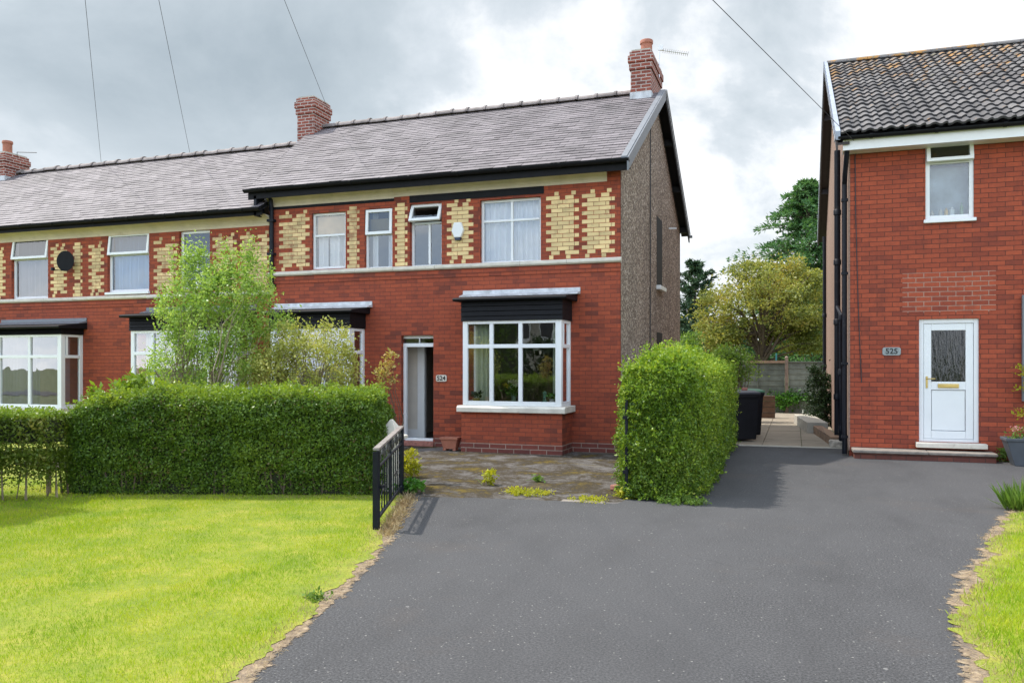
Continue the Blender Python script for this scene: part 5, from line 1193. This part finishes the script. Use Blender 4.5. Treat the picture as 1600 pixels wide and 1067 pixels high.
for px_, h, lab in ((fx[1], 1.82, 'square pale wooden fence post with rounded top between panels'), (fx[0] - 0.03, 1.72, 'wooden fence post at the left end of the fence')):
    mb = MB(); mb.box(px_ - 0.055, px_ + 0.055, FY - 0.06, FY + 0.05, 0, h); mb.lathe((px_, FY, h), [(0.05, 0), (0.055, 0.03), (0.03, 0.06), (0.005, 0.07)], 10); tag(mb.build('fence_post', WEATHERWOOD), lab, 'post')
mb = MB(); mb.box(fx[0], fx[1] - 0.056, FY - 0.07, FY - 0.055, 1.66, 1.74); tag(mb.build('fence_rail', plain('orange_timber_rail', (0.36, 0.24, 0.16), 0.8, 0.15, 8)), 'orange brown timber rail along the top of the dark fence panel', 'rail')
mb = MB(); x, y = AT(1213, 30); mb.tube([(x, y, 0), (x, y, HZ(552, 30))], 0.03, 6); tag(mb.build('garden_stake', plain('teal_stake', (0.03, 0.20, 0.22), 0.5)), 'thin teal garden stake behind the fence', 'stake')

def wheelie_bin(label, cx, cy, rz, lidmat):
    t = thing('wheelie_bin', label, 'bin', (cx, cy, 0), 'wheelie bins by the hedge')
    def place(mb):
        ca, sa = math.cos(rz), math.sin(rz); return mb.xform(lambda v: Vector((cx + v.x * ca - v.y * sa, cy + v.x * sa + v.y * ca, v.z)))
    mb = MB()
    def fr(z, hw, hd): return [(-hw, -hd, z), (hw, -hd, z), (hw, hd, z), (-hw, hd, z)]
    rings = fr(0.05, 0.225, 0.285) + fr(0.30, 0.238, 0.30) + fr(0.90, 0.265, 0.33) + fr(0.93, 0.285, 0.355) + fr(0.985, 0.285, 0.355)
    fs = [(4 * i + k, 4 * i + (k + 1) % 4, 4 * i + 4 + (k + 1) % 4, 4 * i + 4 + k) for i in range(4) for k in range(4)] + [(3, 2, 1, 0), (16, 17, 18, 19)]
    mb.add(rings, fs)
    for s in (-1, 1): mb.box(s * 0.20 - 0.02, s * 0.20 + 0.02, -0.36, -0.30, 0.25, 0.8) if False else None
    place(mb).build('body', RUBBER, t, bevel=0.02)
    mb = MB(); mb.add(fr(0.99, 0.29, 0.36) + fr(1.03, 0.285, 0.36) + fr(1.065, 0.20, 0.27), [(4 * i + k, 4 * i + (k + 1) % 4, 4 * i + 4 + (k + 1) % 4, 4 * i + 4 + k) for i in range(2) for k in range(4)] + [(3, 2, 1, 0), (8, 9, 10, 11)]); place(mb).build('lid', lidmat, t, bevel=0.012)
    mb = MB(); mb.tube([(-0.22, 0.40, 0.96), (0.22, 0.40, 0.96)], 0.018, 8); mb.box(-0.23, -0.19, 0.34, 0.42, 0.945, 0.975); mb.box(0.19, 0.23, 0.34, 0.42, 0.945, 0.975); place(mb).build('handle', RUBBER, t)
    for s in (-1, 1):
        mb = MB(); prof = [(0.10, -0.025), (0.10, 0.025), (0.075, 0.028), (0.06, 0.015), (0.02, 0.02)]; mb.lathe((0, 0, 0), [(0.02, -0.028), (0.085, -0.028), (0.10, -0.02), (0.10, 0.02), (0.085, 0.028), (0.05, 0.018), (0.02, 0.028)], 18)
        mb.xform(lambda v: Vector((s * 0.245 + v.z, 0.27 + v.x, 0.10 + v.y))); place(mb).build('wheel', RUBBER, t, smooth=True)
    return t
bxp, byp = AT(1154, 17.2)
wheelie_bin('black wheelie bin standing at the end of the bright hedge', bxp, byp, R(122), plain('dark_grey_lid', (0.05, 0.055, 0.07), 0.4))
bxq, byq = AT(1161, 18.3)
wheelie_bin('wheelie bin with green lid half hidden behind the black bin', bxq + 0.02, byq, R(122), GREENLID)
for i, (dx_, lab) in enumerate(((-0.12, 'left half brick lying on the black bin lid'), (0.12, 'right half brick lying on the black bin lid'))):
    mb = MB(); mb.box(bxp + dx_ - 0.06, bxp + dx_ + 0.06, byp - 0.05, byp + 0.05, 1.067, 1.125); tag(mb.build('loose_brick', PINKBRICK, bevel=0.008), lab, 'brick')
# crates/planks behind the bin: stacked timber edging
mb = MB(); x, y = AT(1200, 24.5)
for i in range(4): mb.box(x - 0.35, x + 0.2, y - 0.1, y + 0.1, 0.01 + i * 0.17, 0.165 + i * 0.17)
tag(mb.build('sleeper_stack', plain('brown_sleeper', (0.13, 0.075, 0.045), 0.9, 0.25, 8)), 'stack of brown timber sleepers behind the bins', 'timber')
# low garden wall with coping at the right edge of the path
LW = thing('garden_wall', 'low brick edging wall with pale coping beside the path', 'wall', (0.4, 20, 0))
lwp = [(0.70, 17.9), (0.60, 19.6), (0.28, 22.0)]
cpx = [G(1318, 690), G(1268, 668), G(1256, 655), G(1268, 645)]
mb = MB()
def ribbon(mb, pts, w, z0, z1):
    for (a, b) in zip(pts[:-1], pts[1:]): mb.bar((a[0], a[1], (z0 + z1) / 2), (b[0], b[1], (z0 + z1) / 2), w, z1 - z0)
ribbon(mb, [(0.76, 17.3), (0.50, 20.3)], 0.20, 0.0, 0.19); mb.build('brick_course', brick('buff_edging_brick', (0.40, 0.26, 0.17), (0.32, 0.20, 0.13), (0.30, 0.24, 0.19), (0.2, 0.13, 0.1)), LW, bevel=0.01)
mb = MB(); ribbon(mb, [(0.49, 20.35), (0.20, 23.6)], 0.46, 0.0, 0.26); mb.build('stone_block', CONC, LW, bevel=0.012)
mb = MB(); mb.box(0.62, 0.87, 16.95, 17.25, 0, 0.14); mb.build('rubble_end', plain('pale_rubble', (0.45, 0.40, 0.34), 0.9, 0.4, 14, 0.6, 30), LW, bevel=0.03)

# ================================================================== gate, posts, pots
ga, gb = G(588, 828), G(627, 772)
GT = thing('gate', 'black wrought iron gate standing open at the edge of the lawn', 'gate', (gb[0], gb[1], 0))
GH = 0.79
def gp(t, z): return (ga[0] + (gb[0] - ga[0]) * t, ga[1] + (gb[1] - ga[1]) * t, z)
mb = MB(); mb.bar(gp(0, 0.0), gp(0, GH - 0.03), 0.055); mb.bar(gp(1, 0.02), gp(1, GH + 0.04), 0.05)
mb.bar(gp(0, 0.10), gp(1, 0.10), 0.03, 0.03); mb.bar(gp(0.0, GH - 0.20), gp(1, GH - 0.16), 0.026, 0.02); mb.bar(gp(0.5, 0.10), gp(0.5, GH), 0.022)
gf = mb.build('frame', PIPE, GT, bevel=0.003)
mb = MB(); mb.bar(gp(-0.01, GH - 0.005), gp(1.01, GH + 0.045), 0.06, 0.022); mb.build('top_rail', plain('rubbed_iron_rail', (0.30, 0.27, 0.25), 0.4, 0.3, 8, dirt=((0.03, 0.03, 0.035), 8, 0.55, 0.8)), GT)
mb = MB(); nb_ = 11
for i in range(1, nb_):
    t = i / nb_; top = GH - 0.19 + 0.03 * t
    if i % 4 == 2:
        pts = [gp(t + 0.008 * math.sin(k * 2.2), 0.10 + (top - 0.10) * k / 14) for k in range(15)]; mb.tube(pts, 0.008, 6)
    else: mb.bar(gp(t, 0.10), gp(t, top), 0.011)
mb.build('bars', PIPE, GT)
mb = MB()
for i in range(6):
    c = (i + 0.5) / 6; zc_ = GH - 0.09 + 0.04 * c
    for s in (-1, 1):
        pts = [gp(c + s * (0.005 + 0.06 * k / 12) + 0.012 * math.cos(k * 0.8), zc_ + 0.06 * math.cos(k * 0.42) * s) for k in range(13)]; mb.tube(pts, 0.010, 5)
    mb.tube([gp(c, zc_ - 0.08), gp(c, zc_ + 0.08)], 0.008, 5)
SCROLL = plain('iron_scroll_glints', (0.05, 0.05, 0.052), 0.4, 0.3, 20, dirt=((0.22, 0.21, 0.20), 14, 0.52, 0.8))  # paler patches paint silvery highlights onto the black iron
mb.build('scrollwork', SCROLL, GT)
for t in (0.25, 0.75):
    mb = MB()
    for s in (-1, 1):
        pts = [gp(t + s * 0.03 * (1 - math.cos(k * 0.5)), 0.30 + 0.04 * math.sin(k * 0.5) + 0.006 * k) for k in range(13)]; mb.tube(pts, 0.007, 5)
    mb.build('scroll', SCROLL, GT)
mb = MB(); mb.box(ga[0] + 0.03, ga[0] + 0.05, ga[1] + 0.02, ga[1] + 0.10, 0.40, 0.43); mb.tube([gp(0.05, 0.30), gp(0.05, 0.05)], 0.01, 6); mb.build('latch', PIPE, GT)
# gate pier with moulded cap
gx, gy = AT(612, 10.42); GP = thing('gate_pier', 'white gatepost with pyramid cap at the end of the hedge', 'gatepost', (gx, gy, 0))
mb = MB(); mb.box(gx - 0.105, gx + 0.105, gy - 0.105, gy + 0.105, 0, 0.66); mb.build('shaft', STONE, GP, bevel=0.01)
mb = MB(); hh = HZ(655, 10.42)
def sq(z, r): return [(gx - r, gy - r, z), (gx + r, gy - r, z), (gx + r, gy + r, z), (gx - r, gy + r, z)]
lv = sq(0.662, 0.15) + sq(0.70, 0.158) + sq(0.715, 0.12) + sq(0.75, 0.11) + sq(hh, 0.015)
mb.add(lv, [(4 * i + k, 4 * i + (k + 1) % 4, 4 * i + 4 + (k + 1) % 4, 4 * i + 4 + k) for i in range(4) for k in range(4)] + [(3, 2, 1, 0), (16, 17, 18, 19)]); mb.build('cap', STONE, GP, bevel=0.004)
gx, gy = AT(979, 9.8); mb = MB(); mb.box(gx - 0.016, gx + 0.016, gy - 0.016, gy + 0.016, 0, 1.18); mb.box(gx - 0.04, gx + 0.02, gy - 0.03, gy + 0.02, 0.3, 0.34); mb.box(gx - 0.04, gx + 0.02, gy - 0.03, gy + 0.02, 0.95, 0.99); tag(mb.build('gate_post', PIPE), 'thin black iron gatepost half buried in the bright hedge', 'gatepost')
# terracotta trough by the door
tx, ty = FX(706, 14.2), 14.15; TR = thing('planter', 'rectangular terracotta trough on feet beside the bay', 'planter', (tx, ty, 0))
def trough(mb, cx, cy, z0, z1, w0, w1, d0, d1, rim):
    def fr(z, w_, d_): return [(cx - w_, cy - d_, z), (cx + w_, cy - d_, z), (cx + w_, cy + d_, z), (cx - w_, cy + d_, z)]
    ring = fr(z0, w0, d0) + fr(z1 - rim, w1, d1) + fr(z1 - rim, w1 + 0.015, d1 + 0.015) + fr(z1, w1 + 0.018, d1 + 0.018) + fr(z1, w1 - 0.012, d1 - 0.012) + fr(z1 - 0.06, w1 - 0.02, d1 - 0.02)
    mb.add(ring, [(4 * i + k, 4 * i + (k + 1) % 4, 4 * i + 4 + (k + 1) % 4, 4 * i + 4 + k) for i in range(5) for k in range(4)] + [(3, 2, 1, 0), (20, 21, 22, 23)]); return mb
mb = MB(); trough(mb, tx, ty, 0.03, 0.245, 0.125, 0.165, 0.075, 0.10, 0.045)
for s in (-1, 1): mb.box(tx + s * 0.10 - 0.03, tx + s * 0.10 + 0.03, ty - 0.085, ty + 0.07, 0.0, 0.029)
mb.build('pot', TERRA, TR, bevel=0.008)
mb = MB(); mb.box(tx - 0.14, tx + 0.14, ty - 0.08, ty + 0.08, 0.20, 0.215); mb.build('compost', SOIL, TR)
# grey planter at the right edge
qx, qy = FX(1606, 14.95), 15.0; PL = thing('planter', 'tapered grey resin planter at the right edge by the brick wall', 'planter', (qx, qy, 0))
mb = MB(); trough(mb, qx, qy, 0.0, 0.44, 0.20, 0.32, 0.15, 0.20, 0.05); mb.build('pot', SLATEGREY, PL, bevel=0.01)
P, C = crown([(qx - 0.1, qy, 0.50, 0.2, 0.12, 0.08, 14)], 14, 0.06, 4); leaves('plant', P, L_MID, PL, 0.05, 0.4)
P, C = crown([(qx - 0.14, qy - 0.05, 0.60, 0.12, 0.08, 0.07, 8)], 8, 0.025, 5); leaves('flowers', P, L_PINK, PL, 0.03, 0.6)
tree('climbing_plant', 'yellow green climber reaching in at the right edge of the picture', 'plant', (FX(1612, 15.3), 15.3, 0), 1.7, 0.015, [(FX(1600, 15.3), 15.25, z, 0.10, 0.08, 0.10, 5) for z in (0.8, 1.2, 1.4, 1.55)] + [(FX(1612, 15.3), 15.3, 1.2, 0.1, 0.1, 0.6, 12)], 12, 0.07, 0.055, L_LIME, BARK, 15, stems=1, limbs=14)
x, y = G(1566, 721); tree('weed', 'green weed between the doorstep and the grey planter', 'plant', (x, y, 0), 0.12, 0.01, [(x + 0.02, y, 0.13, 0.09, 0.07, 0.11, 14)], 14, 0.05, 0.05, L_MID, BARK, 16, limbs=6)
x, y = G(1588, 722); tree('silver_plant', 'silvery low plant in front of the grey planter', 'plant', (x + 0.08, y - 0.05, 0), 0.1, 0.01, [(x + 0.1, y - 0.05, 0.10, 0.2, 0.1, 0.08, 18)], 20, 0.05, 0.035, L_SILVER, BARK, 17, limbs=6)

# ================================================================== things on the bay sill
zs = bz_s + 0.07; ysl = 14.19
board = MB(); board.box(bx0 + 0.1, bx1 - 0.1, 14.09, 14.75, bz_s - 0.05, zs - 0.012); board.build('window_board', WHITEPAINT, BAY)
def sill_x(px): return FX(px, ysl)
vx = sill_x(803); V = thing('flower_vase', 'glass vase of white and yellow flowers in the bay window', 'vase', (vx, ysl, zs))
mb = MB(); mb.lathe((vx, ysl, zs - 0.008), [(0.045, 0), (0.05, 0.01), (0.04, 0.06), (0.05, 0.13), (0.06, 0.17), (0.052, 0.17), (0.035, 0.06)], 16); mb.build('vase', plain('green_glass_vase', (0.20, 0.30, 0.22), 0.15), V, smooth=True)
P, C = crown([(vx, ysl, zs + 0.23, 0.12, 0.08, 0.11, 30)], 12, 0.05, 41); leaves('foliage', P, L_FERN, V, 0.06, 0.35)
P, C = crown([(vx + 0.03, ysl - 0.02, zs + 0.33, 0.15, 0.08, 0.07, 14)], 26, 0.028, 42); leaves('white_blooms', P, L_WHITE, V, 0.028, 0.7)
P, C = crown([(vx - 0.14, ysl - 0.03, zs + 0.30, 0.05, 0.04, 0.03, 4)], 26, 0.03, 43); leaves('yellow_blooms', P, L_YPETAL, V, 0.028, 0.7)
def pot(label, px, r, h, mt, plant=None):
    x = sill_x(px); t = thing('plant_pot' if plant else 'mug', label, 'pot' if plant else 'mug', (x, ysl - 0.06, zs)); mb = MB(); mb.lathe((x, ysl - 0.06, zs - 0.008), [(r * 0.75, 0), (r * 0.95, h * 0.8), (r, h), (r * 0.85, h), (r * 0.8, h * 0.6)], 16); mb.build('pot', mt, t, smooth=True)
    if plant: P, C = crown([(x, ysl - 0.06, zs + h + 0.05, r * 1.2, r, 0.05, 10)], 16, 0.03, 44); leaves('plant', P, plant, t, 0.05, 0.5)
pot('yellow plant pot with dark leaves at the left of the bay sill', 746, 0.075, 0.07, plain('yellow_pot', (0.55, 0.45, 0.15), 0.4), L_DARK)
pot('cream mug on the sill between the plant pot and the vase', 763, 0.045, 0.10, plain('cream_mug', (0.6, 0.55, 0.42), 0.4))
pot('small pale pot with a green plant at the right of the bay sill', 864, 0.05, 0.07, plain('pale_pot', (0.55, 0.60, 0.60), 0.4), L_FERN)
x = sill_x(851); mb = MB(); mb.lathe((x, ysl, zs - 0.008), [(0.05, 0), (0.045, 0.03), (0.02, 0.06), (0.028, 0.13), (0.04, 0.18), (0.02, 0.20), (0.005, 0.21)], 14); tag(mb.build('ornament', plain('jade_ornament', (0.20, 0.42, 0.36), 0.25), smooth=True), 'slim jade green ornament at the right of the bay sill', 'ornament')
# toiletries on the bathroom sill
for i, (px, hgt, c, lab) in enumerate(((1456, 0.10, (0.6, 0.55, 0.5), 'pale bottle at the left end of the bathroom window ledge'), (1469, 0.13, (0.7, 0.7, 0.68), 'white bottle second from the left on the bathroom ledge'), (1478, 0.13, (0.75, 0.5, 0.2), 'orange bottle on the bathroom window ledge'), (1487, 0.14, (0.8, 0.85, 0.9), 'broad white tub on the bathroom window ledge'), (1502, 0.20, (0.25, 0.4, 0.25), 'green bottle at the right of the bathroom ledge'))):
    x = FX(px, YR + 0.15); zz = rw[2] + 0.075; mb = MB(); rr = 0.045 if i == 3 else 0.03; mb.lathe((x, YR + 0.125, zz), [(rr, 0), (rr, hgt * 0.7), (rr * 0.4, hgt * 0.85), (rr * 0.4, hgt)], 12); tag(mb.build('bottle', plain('bottle_plastic_%s' % 'abcde'[i], c, 0.4), smooth=True), lab, 'bottle')
mb = MB(); mb.box(rw[0], rw[1], YR + 0.10, YR + 0.3, rw[2] + 0.03, rw[2] + 0.074); mb.build('window_board', WHITEPAINT, rwo)

# ================================================================== weeds and loose bricks
def weed(label, px, py, w, h, n, mt, seed, ls=0.05, name='weed'):
    x, y = G(px, py); return tree(name, label, 'plant', (x, y, 0), h * 0.3, 0.003, [(x, y, h * 0.5, w, w * 0.6, h * 0.5, n)], 16, 0.045, ls, mt, L_MID, seed, 0.5, 2, 4)
weed('golden leaved bush beside the iron gate', 640, 745, 0.16, 0.40, 60, L_LIME, 51, 0.045, 'bush')
weed('low green weeds at the foot of the gate', 643, 770, 0.16, 0.16, 36, L_FERN, 52)
weed('upright weed standing in the middle of the forecourt', 765, 757, 0.08, 0.19, 12, L_LIME, 53)
weed('small weed in the tarmac right of the upright weed', 842, 752, 0.05, 0.05, 6, L_MID, 54)
weed('flat yellow weed patch where forecourt meets drive', 822, 772, 0.30, 0.055, 60, L_LIME, 55, 0.028)
weed('thin strip of weeds beside the pale kerb stone', 920, 783, 0.26, 0.035, 26, L_LIME, 56, 0.03)
weed('yellow green weeds at the foot of the iron gatepost', 982, 778, 0.13, 0.12, 40, L_LIME, 57, 0.04)
weed('weeds below the front right corner of the bright hedge', 1065, 786, 0.30, 0.07, 60, L_MID, 58, 0.032)
tuft('grass_clump', 'tall grass clump at the corner of the right hand lawn', 'plant', G(1594, 796), 420, 0.16, 0.22, L_MID, 0, 0.09, 0.5)
weed('small pale weed at the edge of the left lawn', 495, 935, 0.06, 0.03, 10, L_MID, 61, 0.035)
for (px, py, a, lab) in ((1052, 782, 0.2, 'worn pink brick at the foot of the bright hedge'), (968, 765, 0.9, 'red brick end beside the thin iron gatepost')):
    x, y = G(px, py); mb = MB(); mb.box(-0.12, 0.12, -0.05, 0.05, 0, 0.07); mb.xform(lambda v: Vector((x + v.x * math.cos(a) - v.y * math.sin(a), y + v.x * math.sin(a) + v.y * math.cos(a), v.z))); tag(mb.build('loose_brick', PINKBRICK, bevel=0.015), lab, 'brick')
k0, k1 = G(878, 782), G(945, 785.5); mb = MB(); mb.bar((k0[0], k0[1], 0.0), (k1[0], k1[1], 0.0), 0.13, 0.02); structure(mb.build('kerb_stone', STEPM, bevel=0.008))
P_ = []; 
for i in range(2600):
    t = rng.uniform(); px, py = 640 - 40 * t + rng.normal() * 7, 776 + 62 * t + rng.normal() * 3; P_.append(G(px, py) + (0.0,))
o = leaves('dead_grass', np.array(P_), STRAW, None, 0.06, 0.12, axis=np.tile([0.3, -0.3, 0.6], (len(P_), 1)), ka=1.0); o['kind'] = 'stuff'; o['label'] = 'straw coloured dead grass beside the iron gate'; o['category'] = 'grass'

# ================================================================== across the road (mirrored in the windows)
for i, (x, y, h, r, lab) in enumerate(((-9, -14, 2.9, 2.2, 'rounded dark shrub across the road facing the bay'), (-13.2, -14.5, 3.0, 2.4, 'rounded dark shrub across the road left of the first'), (-4.8, -14.5, 2.7, 2.2, 'rounded dark shrub across the road opposite the drive'), (3.5, -17, 6.5, 2.8, 'tall dark tree across the road opposite the right house'), (-17.5, -15, 2.8, 2.3, 'dark shrub across the road farthest to the left'))):
    tree('street_shrub' if h < 4 else 'street_tree', lab, 'tree', (x, y, 0), h * 0.3, 0.10, [(x, y, h * 0.48, r, r * 0.7, h * 0.5, 110)], 30, 0.5, 0.26, L_DARK, BARK, 80 + i, limbs=14, group='greenery across the road')
OH = thing('house', 'rendered house across the road with a long upstairs window band', 'house', (-15, -22, 0))
mb = MB(); mb.box(-26, -5, -28, -20, -0.05, 5.0); mb.build('wall', plain('grey_render', (0.5, 0.47, 0.42), 0.9), OH)
mb = MB(); mb.prism_x([(-19.4, 4.95), (-24, 8.0), (-28.6, 4.95)], -26.4, -4.6); mb.build('roof', plain('brown_roof_tile', (0.06, 0.055, 0.055), 0.85), OH)
for k in range(6):
    x = -24 + k * 3.1; mb = MB(); mb.box(x, x + 2.3, -19.99, -19.93, 3.1, 4.5); mb.box(x, x + 2.3, -19.992, -19.9, 3.02, 3.1); wf = mb.build('window', WHITE, OH)
    mb = MB(); 
    for q in range(3): mb.box(x + 0.08 + q * 0.74, x + 0.74 + q * 0.74, -19.935, -19.925, 3.18, 4.42)
    mb.build('pane', GLASS_DIM if False else plain('dark_pane_%s' % 'abcdef'[k], (0.03, 0.035, 0.04), 0.1), wf)
mb = MB(); e = ends[2]; mb.tube([(ends3.x, ends3.y, 0), (ends3.x, ends3.y, 10)], [0.13, 0.09], 10); tag(mb.build('telegraph_pole', POLE), 'brown telegraph pole behind the viewer carrying the left wires', 'pole')
mb = MB(); e = ends[3]; mb.tube([(e.x, e.y, 0), (e.x, e.y, max(6, e.z + 0.3))], [0.13, 0.09], 10); tag(mb.build('telegraph_pole', POLE), 'telegraph pole carrying the single right hand wire', 'pole')
